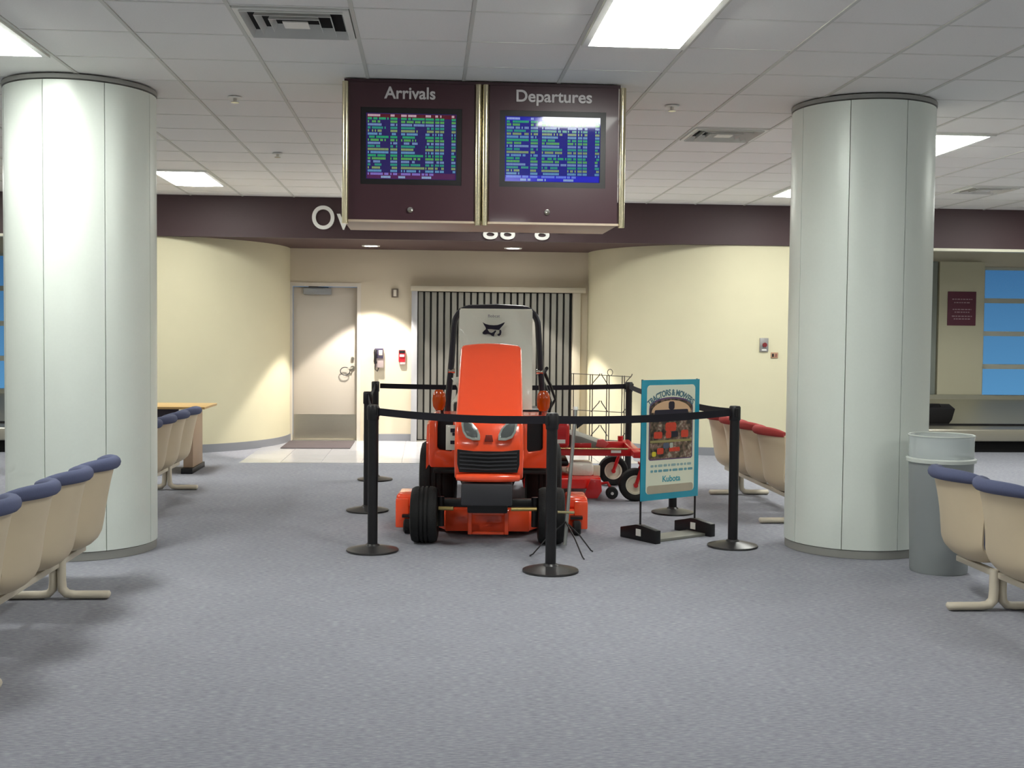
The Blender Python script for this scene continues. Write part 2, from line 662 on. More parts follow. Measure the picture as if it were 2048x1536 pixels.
def vent_parts():
    parts = []
    h = G / 2 - 0.016
    fr = BM()
    for (x0, x1, y0, y1) in ((-h, h, -h, -h + 0.03), (-h, h, h - 0.03, h), (-h, -h + 0.03, -h + 0.03, h - 0.03), (h - 0.03, h, -h + 0.03, h - 0.03)):
        bx(fr, x0, x1, y0, y1, -0.004, 0.02)
    parts.append(('frame', mesh_of('frame', fr, WHITEM)))
    for k, (r0, r1) in enumerate(((0.262, 0.238), (0.196, 0.172), (0.130, 0.108))):
        c = BM()
        A = [c.verts.new((sx * r0, sy * r0, -0.012)) for sx, sy in ((-1, -1), (1, -1), (1, 1), (-1, 1))]
        B = [c.verts.new((sx * r1, sy * r1, 0.045)) for sx, sy in ((-1, -1), (1, -1), (1, 1), (-1, 1))]
        for q in range(4):
            c.faces.new((A[q], A[(q + 1) % 4], B[(q + 1) % 4], B[q]))
        thicken(c, 0.004)
        parts.append(('vane', mesh_of('vane', c, WHITEM, smooth=0)))
    parts.append(('centre_plate', mesh_of('centre_plate', box(BM(), (0, 0, -0.006), (0.13, 0.13, 0.006)), WHITEM)))
    parts.append(('duct', mesh_of('duct', box(BM(), (0, 0, 0.034), (0.56, 0.56, 0.012)), DARK)))
    return parts


vparts = vent_parts()
for (a, b), lab in zip(VENTS, VLAB):
    t = thing('ceiling_vent', lab, 'vent', (gx(a) + G / 2, gy(b) + G / 2, 3.098), 0, 'ceiling vents')
    for nm, me in vparts:
        inst(nm, me, t)

for (x, y, lab) in ((-1.34, 8.27, 'small white sprinkler head between the vent and the left column'),
                    (-1.37, 10.8, 'small sprinkler head behind the arrivals cabinet, left side'),
                    (1.70, 8.2, 'small white sprinkler head right of the departures cabinet')):
    t = thing('sprinkler_head', lab, 'sprinkler', (x, y, 3.105), 0, 'ceiling sprinklers')
    obj('escutcheon', lathe(BM(), [(0.0, -0.001), (0.05, -0.004), (0.045, -0.012), (0.0, -0.014)], 20), WHITEM, t)
    obj('deflector', lathe(BM(), [(0.012, -0.012), (0.012, -0.035), (0.028, -0.037), (0.028, -0.041), (0.0, -0.042)], 16), CHROME, t)

# soffit downlights
DLENS = mat('glowing_downlight', rgb(255, 244, 226), 0.4, emit=(1.0, 0.93, 0.85, 1), estr=14)
for (x, y, lab) in ((-0.75, 15.40, 'round recessed downlight in the soffit, left one near the door'), (1.11, 15.43, 'round recessed downlight in the soffit above the metal grille')):
    t = thing('recessed_downlight', lab, 'downlight', (x, y, ZS), 0, 'soffit downlights')
    obj('trim_ring', lathe(BM(), [(0.085, 0.004), (0.085, -0.004), (0.115, -0.006), (0.12, 0.004)], 28, cap=False), WHITEM, t)
    obj('bulb', lathe(BM(), [(0.0, -0.004), (0.084, -0.002), (0.084, 0.003), (0.0, 0.0035)], 24), DLENS, t)
    ld = D.lights.new('downlight_beam', 'SPOT')
    ld.energy = SPOT_W
    ld.color = (1.0, 0.93, 0.85)
    ld.spot_size = R(82)
    ld.spot_blend = 0.18
    ld.shadow_soft_size = 0.05
    lo = D.objects.new('downlight_beam', ld)
    COL.objects.link(lo)
    lo.parent = t
    lo.location = (0, 0, -0.02)

# ================================================================ fascia lettering "Oversize Baggage"
sign = thing('fascia_sign', 'white raised letters reading Oversize Baggage on the plum fascia', 'sign', (-1.41, YF, 2.728))
txt = 'Oversize Baggage'
probe = text_mesh('O', 1.0)
ys = [v.co.y for v in probe.vertices]
cap_h = max(ys) - min(ys)
fs = 0.275 / cap_h
D.meshes.remove(probe)


ADV = {'O': .778, 'v': .5, 'e': .556, 'r': .333, 's': .5, 'i': .222, 'z': .5, ' ': .278, 'B': .667, 'a': .556, 'g': .556}
EM = 0.377
pen = 0.0
for ch in txt:
    if ch != ' ':
        me = text_mesh(ch, fs, 0.02, bold=0.004)
        xs = [v.co.x for v in me.vertices]
        x0, w = min(xs), max(xs) - min(xs)
        k = max(0.75, min(1.3, (ADV[ch] - 0.075) * EM / w))
        me.materials.append(LETTW)
        o = inst('letter', me, sign, (pen + ADV[ch] * EM / 2 - (x0 + w / 2) * k, -0.021, 0.0), FACE)
        o.scale = (k, 1, 1)
    pen += ADV[ch] * EM

# ================================================================ door in the back wall
DX0, DX1 = -1.845, -0.965
YD = YB + 0.13
dfr = BM()
bx(dfr, DX0 - 0.05, DX0, YB - 0.012, YD, 0, 2.16)
bx(dfr, DX1, DX1 + 0.05, YB - 0.012, YD, 0, 2.16)
bx(dfr, DX0, DX1, YB - 0.012, YD, 2.11, 2.16)
DOORP = mat('door_paint', rgb(190, 182, 170), 0.5)
door = struct('door_1', dfr, mat('door_frame_paint', rgb(206, 198, 184), 0.5))
obj('door_slab', bx(BM(), DX0 + 0.006, DX1 - 0.006, YD - 0.02, YD - 0.001, 0.012, 2.104, 0.002), DOORP, door)
obj('kick_plate', bx(BM(), DX0 + 0.02, DX1 - 0.02, YD - 0.024, YD - 0.0205, 0.03, 0.36), STEEL, door)
cl = obj('door_closer', bx(BM(), -1.70, -1.32, YD - 0.085, YD - 0.021, 2.0, 2.09, 0.01), mat('closer_paint', rgb(150, 152, 154), 0.4, metal=0.4), door)
obj('closer_arm', tube(BM(), [(-1.36, YD - 0.06, 2.093), (-1.62, YD - 0.14, 2.10), (-1.50, YD - 0.03, 2.118)], 0.009), DGREY, cl)
obj('deadbolt', cyl(BM(), (-1.03, YD - 0.045, 1.13), (-1.03, YD - 0.0205, 1.13), 0.022), STEEL, door)
hd = obj('door_handle', cyl(BM(), (-1.03, YD - 0.035, 1.0), (-1.03, YD - 0.0205, 1.0), 0.03), STEEL, door)
obj('lever', tube(BM(), [(-1.03, YD - 0.03, 1.0), (-1.03, YD - 0.06, 1.0), (-1.10, YD - 0.065, 0.99)], 0.010), STEEL, hd)
obj('handle_loop', tube(BM(), [(-1.13 + 0.065 * math.cos(a * math.pi / 10), YD - 0.06, 0.955 + 0.055 * math.sin(a * math.pi / 10)) for a in range(20)], 0.006, closed=True), DGREY, hd)
obj('threshold', bx(BM(), DX0, DX1, YD - 0.12, YD - 0.021, 0.006, 0.014), STEEL, door)

mt = obj('door_mat', bx(BM(), -1.86, -0.98, 14.98, 15.97, 0.0055, 0.016, 0.003), MATF)
tag(mt, 'dark brown mat lying on the floor before the back door', 'door mat')

# ================================================================ accordion grille
gr = thing('folding_grille', 'closed accordion grille of vertical metal slats behind the tractor', 'security grille', (0, YB, 0))
GREYG = mat('galvanised_slat', rgb(150, 148, 140), 0.4, metal=0.85)
obj('backing', bx(BM(), -0.16, 1.98, -0.012, -0.001, 0.0, 2.06), DARK, gr)
obj('head_rail', bx(BM(), -0.24, 2.16, -0.12, -0.001, 2.06, 2.13, 0.006), mat('head_rail_paint', rgb(188, 180, 160), 0.5), gr)
obj('jamb', bx(BM(), -0.225, -0.145, -0.11, -0.001, 0.0, 2.058, 0.004), mat('jamb_paint', rgb(170, 170, 172), 0.4), gr)
obj('jamb', bx(BM(), 1.985, 2.09, -0.11, -0.001, 0.0, 2.058, 0.004), MATS['head_rail_paint'], gr)
sp = 0.0914
sl = BM()
prism(sl, [(-0.038, 0.0), (-0.030, 0.014), (0.030, 0.014), (0.038, 0.0), (0.02, -0.002), (-0.02, -0.002)], 2.02, Matrix.Rotation(math.pi, 4, 'Z'))
me_sl = mesh_of('slat', sl, GREYG, smooth=0)
k = 0
x = -0.10
while x < 1.96:
    inst('slat', me_sl, gr, (x, -0.018, 0.03))
    x += sp
obj('floor_track', bx(BM(), -0.144, 1.984, -0.075, -0.05, 0.0055, 0.02), STEEL, gr)

# ================================================================ wall fittings
ph = thing('wall_phone', 'wall telephone with black handset beside the red alarm box', 'telephone', (-0.666, YB, 1.16))
obj('body', bx(BM(), -0.062, 0.066, -0.07, -0.001, -0.15, 0.12, 0.008), mat('phone_body', rgb(176, 160, 158), 0.4), ph)
obj('cradle', bx(BM(), -0.055, 0.06, -0.085, -0.0705, -0.02, 0.115, 0.005), mat('phone_face', rgb(70, 64, 84), 0.4), ph)
obj('handset', tube(BM(), [(-0.04, -0.115, 0.09), (-0.046, -0.13, 0.06), (-0.046, -0.135, 0.0), (-0.046, -0.13, -0.06), (-0.04, -0.115, -0.085)], [0.024, 0.022, 0.017, 0.022, 0.024]), BLACK, ph)
obj('keypad', bx(BM(), 0.0, 0.05, -0.09, -0.0855, 0.02, 0.09, 0.002), mat('phone_keys', rgb(205, 190, 176), 0.5), ph)
obj('cord', tube(BM(), [(-0.04, -0.10, -0.10), (-0.05, -0.08, -0.17), (-0.02, -0.06, -0.20), (0.0, -0.03, -0.152)], 0.006), BLACK, ph)
al = thing('fire_alarm_pull', 'red fire alarm pull station next to the wall telephone', 'fire alarm', (-0.352, YB, 1.18))
obj('body', bx(BM(), -0.045, 0.045, -0.045, -0.001, -0.09, 0.075, 0.006), mat('alarm_red', rgb(200, 40, 52), 0.35), al)
obj('pull_bar', bx(BM(), -0.032, 0.032, -0.062, -0.0455, -0.02, 0.012, 0.004), WHITEM, al)
obj('top_band', bx(BM(), -0.04, 0.04, -0.05, -0.0455, 0.03, 0.068, 0.002), BLACK, al)
obj('base_box', bx(BM(), -0.03, 0.045, -0.04, -0.001, -0.125, -0.0905, 0.004), mat('alarm_box', rgb(200, 170, 168), 0.5), al)
st = thing('wall_strobe', 'small framed wall unit high between the door and the grille', 'alarm unit', (-0.453, YB, 2.03))
obj('body', bx(BM(), -0.045, 0.045, -0.03, -0.001, -0.06, 0.06, 0.004), mat('strobe_body', rgb(110, 98, 86), 0.5), st)
obj('lens', bx(BM(), -0.022, 0.022, -0.045, -0.0305, -0.045, 0.045, 0.005), mat('strobe_lens', rgb(214, 206, 190), 0.3), st)
hs = thing('wall_panel_box', 'grey steel control box on the right cream wall', 'wall box', (4.167, 14.30, 1.385))
obj('cover_plate', bx(BM(), -0.055, 0.055, -0.02, -0.001, -0.085, 0.085, 0.004), mat('grey_box', rgb(150, 148, 146), 0.4, metal=0.4), hs)
obj('button', lathe(BM(), [(0.0, 0.0), (0.028, 0.001), (0.028, 0.018), (0.0, 0.02)], 18, T(0.005, -0.02, 0.0) @ Matrix.Rotation(R(90), 4, 'X')), mat('dark_red_button', rgb(120, 40, 44), 0.4), hs)
obj('lower_slot', bx(BM(), -0.03, 0.03, -0.0235, -0.0205, -0.07, -0.055), WHITEM, hs)
hs2 = thing('wall_outlet', 'small brown outlet plate below the grey wall box', 'outlet', (4.302, 14.30, 1.257))
obj('plate', bx(BM(), -0.045, 0.045, -0.012, -0.001, -0.035, 0.035, 0.003), mat('brown_plate', rgb(176, 140, 112), 0.5), hs2)
obj('socket', bx(BM(), -0.032, -0.008, -0.016, -0.0125, -0.02, 0.02, 0.002), BLACK, hs2)
obj('socket', bx(BM(), 0.008, 0.032, -0.016, -0.0125, -0.02, 0.02, 0.002), mat('brown_socket', rgb(140, 90, 80), 0.5), hs2)

# notice on the pier
nb = thing('wall_notice', 'plum notice plate with pale lines on the pier by the blue window', 'sign', (7.86, YW - 0.10, 1.93))
obj('plate', bx(BM(), -0.215, 0.215, -0.014, -0.001, -0.25, 0.25, 0.003), SIGNP, nb)
ln = BM()
for (z, w) in ((0.13, 0.30), (0.08, 0.24), (-0.02, 0.28), (-0.06, 0.22), (-0.12, 0.30), (-0.16, 0.24)):
    x = -w / 2
    while x < w / 2:
        q = random.uniform(0.02, 0.05)
        bx(ln, x, min(x + q, w / 2 + 0.005), -0.0155, -0.0142, z, z + 0.014)
        x += q + 0.012
o = obj('print_lines', ln, mat('pale_print', rgb(176, 150, 160), 0.6), nb)
o['kind'] = 'stuff'

# ================================================================ flight information display
fd = thing('flight_display', 'hanging plum cabinet with arrivals and departures screens', 'information display', (0.345, 7.57, 2.195))
DPLUM = mat('plum_display_laminate', rgb(66, 38, 46), 0.35, coat=0.15)
DX = 0.885
obj('cabinet', bx(BM(), -DX, DX - 0.01, 0.02, 0.62, 0.0, 0.902, 0.004), mat('beige_cabinet', rgb(196, 178, 156), 0.45), fd)
obj('top_rail', bx(BM(), -DX, DX, -0.012, 0.018, 0.885, 0.902), mat('dark_rail', rgb(62, 40, 46), 0.4), fd)
obj('bottom_rail', bx(BM(), -DX, DX, -0.012, 0.018, 0.0, 0.014), MATS['beige_cabinet'], fd)
for x in (-DX - 0.012, -0.052, -0.006, DX - 0.005):
    obj('trim_tube', cyl(BM(), (x + 0.02, -0.012, -0.012), (x + 0.02, -0.012, 0.884), 0.021, seg=20), GOLD, fd)


def screen_rows(kind, w, h, parent):
    """rows of unreadable flight text: small blocks coloured per row"""
    me = D.meshes.new('screen_text')
    V, F, C = [], [], []
    cols = [(0.01, 0.235), (0.265, 0.335), (0.385, 0.64), (0.66, 0.745), (0.77, 0.81), (0.825, 0.87), (0.955, 0.995)]
    rows = 21
    pal = [rgb(110, 170, 215), rgb(40, 185, 120), rgb(100, 190, 90), rgb(130, 165, 215), rgb(45, 170, 140), rgb(150, 180, 110)]
    head = rgb(225, 190, 205) if kind == 'a' else rgb(170, 190, 255)
    foot = rgb(150, 130, 225) if kind == 'a' else rgb(120, 150, 255)
    rh = h / rows

    def quad(x0, x1, z0, z1, c, y=-0.0012):
        n = len(V)
        V.extend([(x0, y, z0), (x1, y, z0), (x1, y, z1), (x0, y, z1)])
        F.append((n, n + 1, n + 2, n + 3))
        C.append(c)
    band1 = rgb(92, 16, 36) if kind == 'a' else rgb(30, 34, 190)
    band2 = rgb(88, 34, 88) if kind == 'a' else rgb(36, 36, 215)
    quad(0, w, h - rh * 1.3, h, band1, -0.0006)
    quad(0, w, 0, rh * 1.9, band2, -0.0006)
    cw = w / 64.0
    for r in range(rows):
        zt = h - rh * (r + 0.14)
        zb = h - rh * (r + 0.86)
        for ci, (a, b) in enumerate(cols):
            if r == rows - 1:
                lo_, hi_ = (0.16, 0.27) if ci == 0 else (0.34, 0.42) if ci == 1 else (0.62, 0.72) if ci == 2 else (1, 0)
                a2, b2 = lo_, hi_
                c = rgb(160, 195, 235)
            elif r == 0:
                a2, b2, c = a, a + (b - a) * 0.62, head
            elif r == rows - 2:
                a2, b2, c = (a, b, foot) if ci < 4 else (1, 0, foot)
            else:
                a2, b2, c = a, b, pal[r % 6]
                if ci in (0, 2):
                    b2 = a + (b - a) * random.choice((0.6, 0.7, 0.85, 1.0, 1.0))
            x = a2 * w
            while x < b2 * w - 0.001:
                if random.random() > 0.10:
                    quad(x, x + cw * 0.80, zb, zt, c)
                x += cw
    me.from_pydata(V, [], F)
    ca = me.color_attributes.new('ink', 'FLOAT_COLOR', 'CORNER')
    for f, c in zip(me.polygons, C):
        for li in f.loop_indices:
            ca.data[li].color = c
    m = MATS.get('screen_glow_text')
    if m is None:
        m = D.materials.new('screen_glow_text')
        m.use_nodes = True
        b = m.node_tree.nodes['Principled BSDF']
        a = m.node_tree.nodes.new('ShaderNodeVertexColor')
        a.layer_name = 'ink'
        b.inputs['Base Color'].default_value = (0.01, 0.01, 0.01, 1)
        b.inputs['Roughness'].default_value = 0.1
        m.node_tree.links.new(a.outputs['Color'], b.inputs['Emission Color'])
        b.inputs['Emission Strength'].default_value = 0.5
        MATS['screen_glow_text'] = m
    me.materials.append(m)
    o = inst('screen_text', me, parent)
    o['kind'] = 'stuff'
    return o


SCRB = mat('screen_glass', rgb(14, 10, 30), 0.05, emit=(0.03, 0.02, 0.14, 1), estr=0.45)
SCRB2 = mat('screen_glass_blue', rgb(12, 12, 44), 0.05, emit=(0.03, 0.03, 0.30, 1), estr=0.45)
for kind, px0, px1, sx0, sx1, word, tx in (('a', -DX + 0.012, -0.055, -0.747, -0.172, 'Arrivals', -0.63), ('d', 0.04, DX - 0.012, 0.141, 0.758, 'Departures', 0.204)):
    p = BM()
    z0, z1, sz0, sz1 = 0.014, 0.885, 0.275, 0.693
    e = 0.035
    for (a0, a1, b0, b1) in ((px0, px1, z0, sz0 - e), (px0, px1, sz1 + e, z1), (px0, sx0 - e, sz0 - e, sz1 + e), (sx1 + e, px1, sz0 - e, sz1 + e)):
        bx(p, a0, a1, -0.006, 0.018, b0, b1)
    pn = obj('panel', p, DPLUM, fd, smooth=0)
    bz = BM()
    for (a0, a1, b0, b1) in ((sx0 - e, sx1 + e, sz0 - e, sz0), (sx0 - e, sx1 + e, sz1, sz1 + e), (sx0 - e, sx0, sz0, sz1), (sx1, sx1 + e, sz0, sz1)):
        bx(bz, a0, a1, -0.002, 0.019, b0, b1)
    obj('bezel', bz, BLACK, fd, smooth=0)
    scn = obj('screen', bx(BM(), sx0, sx1, 0.0, 0.006, 0.0, sz1 - sz0), SCRB if kind == 'a' else SCRB2, fd, loc=(0, 0.012, sz0))
    scn.rotation_euler = (R(1.6), 0, 0)
    tx_o = screen_rows(kind, sx1 - sx0 - 0.01, sz1 - sz0 - 0.01, scn)
    tx_o.location = (sx0 + 0.005, -0.0005, 0.005)
    me = text_mesh(word, 0.105, 0.004, bold=0.002)
    wid = max(v.co.x for v in me.vertices)
    want = 0.322 if kind == 'a' else 0.495
    me.materials.append(mat('silver_lettering', rgb(205, 200, 200), 0.4))
    lo = inst('lettering', me, pn, (tx, -0.011, 0.785), FACE)
    lo.scale = (want / wid, 1, 1)
    xk = (px0 + px1) / 2 - (0.0 if kind == 'a' else 0.04)
    obj('lock', lathe(BM(), [(0.0, 0), (0.02, 0.001), (0.018, 0.012), (0.0, 0.014)], 16, T(xk, -0.006, 0.08) @ Matrix.Rotation(R(90), 4, 'X')), CHROME, pn)

# ================================================================ baggage carousels
def carousel(x0, x1, yf, label):
    t = thing('baggage_carousel', label, 'baggage carousel', ((x0 + x1) / 2, yf, 0))
    h = (x1 - x0) / 2
    obj('plinth', bx(BM(), -h, h, 0.10, YW - yf - 0.16, 0.0, 0.15), DARK, t)
    obj('bumper_ledge', bx(BM(), -h, h, 0.0, 0.60, 0.15, 0.31, 0.02, 3), mat('ledge_steel', rgb(176, 172, 158), 0.35, metal=0.7), t)
    obj('rubber_seam', bx(BM(), -h, h, 0.60, 0.66, 0.16, 0.335), BLACK, t)
    s = BM()
    y1 = YW - yf - 0.12
    prism(s, [(0.66, 0.20), (0.66, 0.33), (y1 - 0.22, 0.60), (y1 - 0.18, 0.66), (y1, 0.66), (y1, 0.20)], 2 * h, T(-h, 0, 0) @ YZ)
    obj('sloped_deck', s, mat('carousel_steel', rgb(186, 183, 166), 0.45, metal=0.55), t)


carousel(REND + 0.05, XR - 0.05, 14.72, 'stainless steel baggage carousel under the right hand window')
carousel(XL + 0.05, LEND - 0.05, 14.40, 'stainless steel baggage carousel at the far left edge')
sc_ = thing('suitcase', 'black suitcase lying on the right baggage carousel', 'suitcase', (6.83, 15.42, 0.335))
rotm = Matrix.Rotation(R(17), 4, 'X')
cs = BM()
prism(cs, [(-0.26, 0.02), (-0.22, 0.0), (0.19, 0.0), (0.25, 0.10), (0.27, 0.26), (-0.26, 0.27)], 0.20, T(0, 0.12, 0.015) @ rotm @ XZ, 0.012)
obj('case_body', cs, mat('black_nylon', rgb(20, 18, 22), 0.7), sc_)
obj('carry_handle', tube(BM(), [(-0.08, -0.10, 0.235), (-0.06, -0.11, 0.262), (0.06, -0.11, 0.262), (0.08, -0.10, 0.235)], 0.012), BLACK, sc_)
obj('paper_tag', box(BM(), (-0.20, -0.095, 0.06), (0.10, 0.004, 0.10), Matrix.Rotation(R(24), 4, 'Y')), WHITEM, sc_)

# ================================================================ tandem seating
def seat_frame(u, v):
    """profile of one bucket seat: u -1..1 across, v 0..1 from the top of the back to the front edge"""
    P = [(-0.235, 0.715), (-0.205, 0.60), (-0.180, 0.48), (-0.160, 0.37), (-0.130, 0.285), (-0.055, 0.232), (0.05, 0.228), (0.17, 0.290), (0.28, 0.375), (0.31, 0.385)]
    s = v * (len(P) - 1)
    i = min(int(s), len(P) - 2)
    f = s - i
    p0 = P[max(i - 1, 0)]
    p1, p2 = P[i], P[i + 1]
    p3 = P[min(i + 2, len(P) - 1)]

    def cr(a, b, c, d):
        return 0.5 * (2 * b + (c - a) * f + (2 * a - 5 * b + 4 * c - d) * f * f + (3 * b - a - 3 * c + d) * f ** 3)
    x, z = cr(p0[0], p1[0], p2[0], p3[0]), cr(p0[1], p1[1], p2[1], p3[1])
    back = max(0.0, 1 - v / 0.5)
    w = 0.262 - 0.03 * (v - 0.15) ** 2
    a = abs(u)
    x += a ** 2 * (0.035 + 0.115 * back) * (1 if v < 0.6 else 0.4)
    z += (0.05 * a ** 2.5) * (1 - back) + 0.0
    if v < 0.08:
        z -= 0.02 * a ** 4
    return x, u * w, z


def make_seat(fabric):
    sh = BM()
    surf(sh, lambda a, b: Vector(seat_frame(2 * a - 1, b)), 14, 20, 0.014)
    cu = BM()

    def fc(a, b):
        x, y, z = seat_frame((2 * a - 1) * 0.93, 0.02 + 0.95 * b)
        x2, y2, z2 = seat_frame((2 * a - 1) * 0.93, min(1, 0.05 + 0.95 * b))
        d = Vector((x2 - x, 0, z2 - z))
        n = Vector((-d.z, 0, d.x)).normalized() if d.length > 1e-5 else Vector((0, 0, 1))
        if n.x < 0 and b < 0.4:
            n = -n
        if n.z < 0 and b >= 0.4:
            n = -n
        return Vector((x, y, z)) + n * 0.022
    surf(cu, fc, 12, 16, 0.02)
    rim = BM()
    pts, rad = [], []
    for k in range(17):
        u = -1 + 2 * k / 16
        x, y, z = seat_frame(u * 0.985, 0.0)
        pts.append((x + 0.004, y, z + 0.010))
        rad.append(0.036 - 0.014 * abs(u) ** 6)
    tube(rim, pts, rad, 12, up=(0, 0, 1))
    return mesh_of('seat_shell', sh, SHELL, 60), mesh_of('cushion', cu, fabric, 60), mesh_of('top_roll', rim, fabric, 60)


def make_leg():
    b = BM()
    for s in (-1, 1):
        tube(b, [(s * 0.022, 0, 0.225), (s * 0.022, 0, 0.10), (s * 0.026, 0, 0.055), (s * 0.05, 0, 0.030), (s * 0.09, 0, 0.024), (s * 0.275, 0, 0.024), (s * 0.283, 0, 0.022)],
             [0.022, 0.022, 0.023, 0.023, 0.022, 0.022, 0.012], 10, flat=1.7, up=(-s, 0, 0))
    return mesh_of('leg', b, LEGM, 60)


me_leg = make_leg()
SEATS = {'blue': make_seat(BLUEF), 'red': make_seat(REDF)}
PITCH = 0.555


def seat_row(x, y_first_leg, n, face, fabric, label, rotz_extra=0.0):
    """face=-1: sitters look toward -X, backs to the aisle at +X; the far seat is one pitch behind the first leg"""
    t = thing('beam_seating', label, 'seating', (x, y_first_leg, 0), 0, 'rows of waiting seats')
    sh, cu, ri = SEATS[fabric]
    for k in range(n):
        yy = PITCH / 2 - PITCH * k
        s = inst('seat_shell', sh, t, (0, yy, 0), (0, 0, 0 if face > 0 else math.pi))
        inst('cushion', cu, s)
        inst('top_roll', ri, s)
    obj('beam', bx(BM(), -0.02, 0.02, PITCH / 2 - PITCH * (n - 1) - 0.2, PITCH / 2 + 0.2, 0.18, 0.216, 0.006), LEGM, t)
    for k in range(0, n, 3):
        inst('leg', me_leg, t, (0, -PITCH * k, 0))


seat_row(-2.03, 6.57, 5, -1, 'blue', 'near left row of beige shell seats with blue tops')
seat_row(3.13, 6.16, 4, 1, 'blue', 'near right row of beige shell seats before the waste bin')
seat_row(-2.425, 11.10, 4, -1, 'blue', 'row of blue topped seats behind the left column')
seat_row(2.93, 10.78, 4, 1, 'red', 'row of red topped seats behind the right column')

# table behind the left column
tb = thing('side_table', 'light wood table behind the seats near the left cream wall', 'table', (-3.20, 12.65, 0))
obj('table_top', bx(BM(), -0.95, 0.90, -0.36, 0.36, 0.675, 0.70, 0.004), WOOD, tb)
obj('apron', bx(BM(), -0.85, 0.62, -0.30, -0.28, 0.585, 0.674), mat('dark_apron', rgb(52, 44, 54), 0.5), tb)
for x in (-0.78, 0.66):
    lg = obj('panel_leg', bx(BM(), x, x + 0.10, -0.26, 0.26, 0.06, 0.674, 0.004), mat('beige_table_leg', rgb(176, 150, 126), 0.5), tb)
    obj('foot_bar', bx(BM(), x - 0.01, x + 0.11, -0.34, 0.34, 0.0, 0.059, 0.006), BLACK, lg)
obj('stretcher', bx(BM(), -0.675, 0.655, -0.02, 0.02, 0.17, 0.23), DGREY, tb)

# ================================================================ waste bin
wb = thing('waste_bin', 'round grey waste bin with clear liner beside the right column', 'waste bin', (3.27, 7.22, 0))
obj('bin_body', lathe(BM(), [(0.0, 0.0), (0.170, 0.0), (0.176, 0.012), (0.198, 0.70), (0.200, 0.705), (0.190, 0.705), (0.168, 0.02), (0.0, 0.02)], 40), GREYB, wb)
obj('rim_band', lathe(BM(), [(0.199, 0.70), (0.212, 0.705), (0.214, 0.725), (0.200, 0.732)], 40, cap=False), mat('bin_rim', rgb(206, 212, 206), 0.3), wb)
ln = BM()
lathe(ln, [(0.200, 0.725), (0.198, 0.80), (0.199, 0.858), (0.204, 0.868), (0.200, 0.874), (0.194, 0.866), (0.192, 0.73)], 40, cap=False)
obj('liner_collar', ln, CLEAR, wb)
obj('liner_edge', tube(BM(), [(0.2 * math.cos(2 * math.pi * k / 40), 0.2 * math.sin(2 * math.pi * k / 40), 0.872) for k in range(40)], 0.005, 6, closed=True), MATS['bin_rim'], wb)

# ================================================================ rope-off posts
POSTS = {'A': (-0.367, 7.969), 'B': (0.778, 7.255), 'C': (2.162, 8.097), 'D': (-0.493, 9.771), 'E': (-0.523, 11.839), 'F': (2.10, 12.10), 'G': (2.059, 9.647)}
PLAB = {'A': 'black belt post at the front left corner of the tractor display', 'B': 'nearest black belt post, standing before the tractor',
        'C': 'black belt post at the right corner, in front of the red topped seats', 'D': 'black belt post on the left side, second from the front',
        'E': 'farthest black belt post on the left side', 'F': 'black belt post at the back right, beyond the red mower',
        'G': 'black belt post standing behind the advertising banner'}
BELTS = {'A': 'B', 'B': 'C', 'D': 'A', 'E': 'D', 'F': 'E', 'G': 'F', 'C': 'G'}
PB = mat('black_powder_coat', rgb(24, 23, 26), 0.4)
PBASE = mat('black_base_cover', rgb(46, 45, 46), 0.33)
BELTM = mat('black_webbing', rgb(20, 17, 28), 0.8)
bs = mesh_of('base', lathe(BM(), [(0.0, 0.0), (0.172, 0.0), (0.178, 0.006), (0.176, 0.014), (0.12, 0.028), (0.05, 0.040), (0.040, 0.052), (0.0, 0.053)], 40), PBASE, 40)
po = mesh_of('post', cyl(BM(), (0, 0, 0.05), (0, 0, 0.895), 0.034, seg=24), PB)
hdm = mesh_of('belt_head', lathe(BM(), [(0.0, 0.893), (0.036, 0.894), (0.040, 0.90), (0.040, 0.988), (0.034, 0.998), (0.0, 1.0)], 24), PB)
clp = mesh_of('belt_slot', box(BM(), (0, 0, 0.952), (0.030, 0.094, 0.062), None, 0.004, 1), BLACK)
for key, (x, y) in POSTS.items():
    t = thing('belt_post', PLAB[key], 'barrier post', (x, y, 0), 0, 'belt posts around the tractor')
    inst('base', bs, t)
    inst('post', po, t)
    inst('belt_head', hdm, t)
    q = POSTS[BELTS[key]]
    dv = Vector((q[0] - x, q[1] - y, 0))
    L = dv.length
    dirn = dv.normalized()
    ang = math.atan2(dirn.y, dirn.x)
    inst('belt_slot', clp, t, (0, 0, 0), (0, 0, ang + math.pi / 2))
    b = BM()

    def fb(u, v):
        s = 0.045 + (L - 0.09) * u
        sag = 0.018 * 4 * u * (1 - u)
        p = dirn * s
        return Vector((p.x, p.y, 0.928 + 0.050 * v - sag))
    surf(b, fb, 16, 1, 0.003)
    obj('belt', b, BELTM, t, smooth=0)

# ================================================================ orange compact tractor
tr = thing('compact_tractor', 'orange compact tractor with mowing deck, facing the viewer', 'tractor', (0.434, 8.27, 0), R(-3.9))


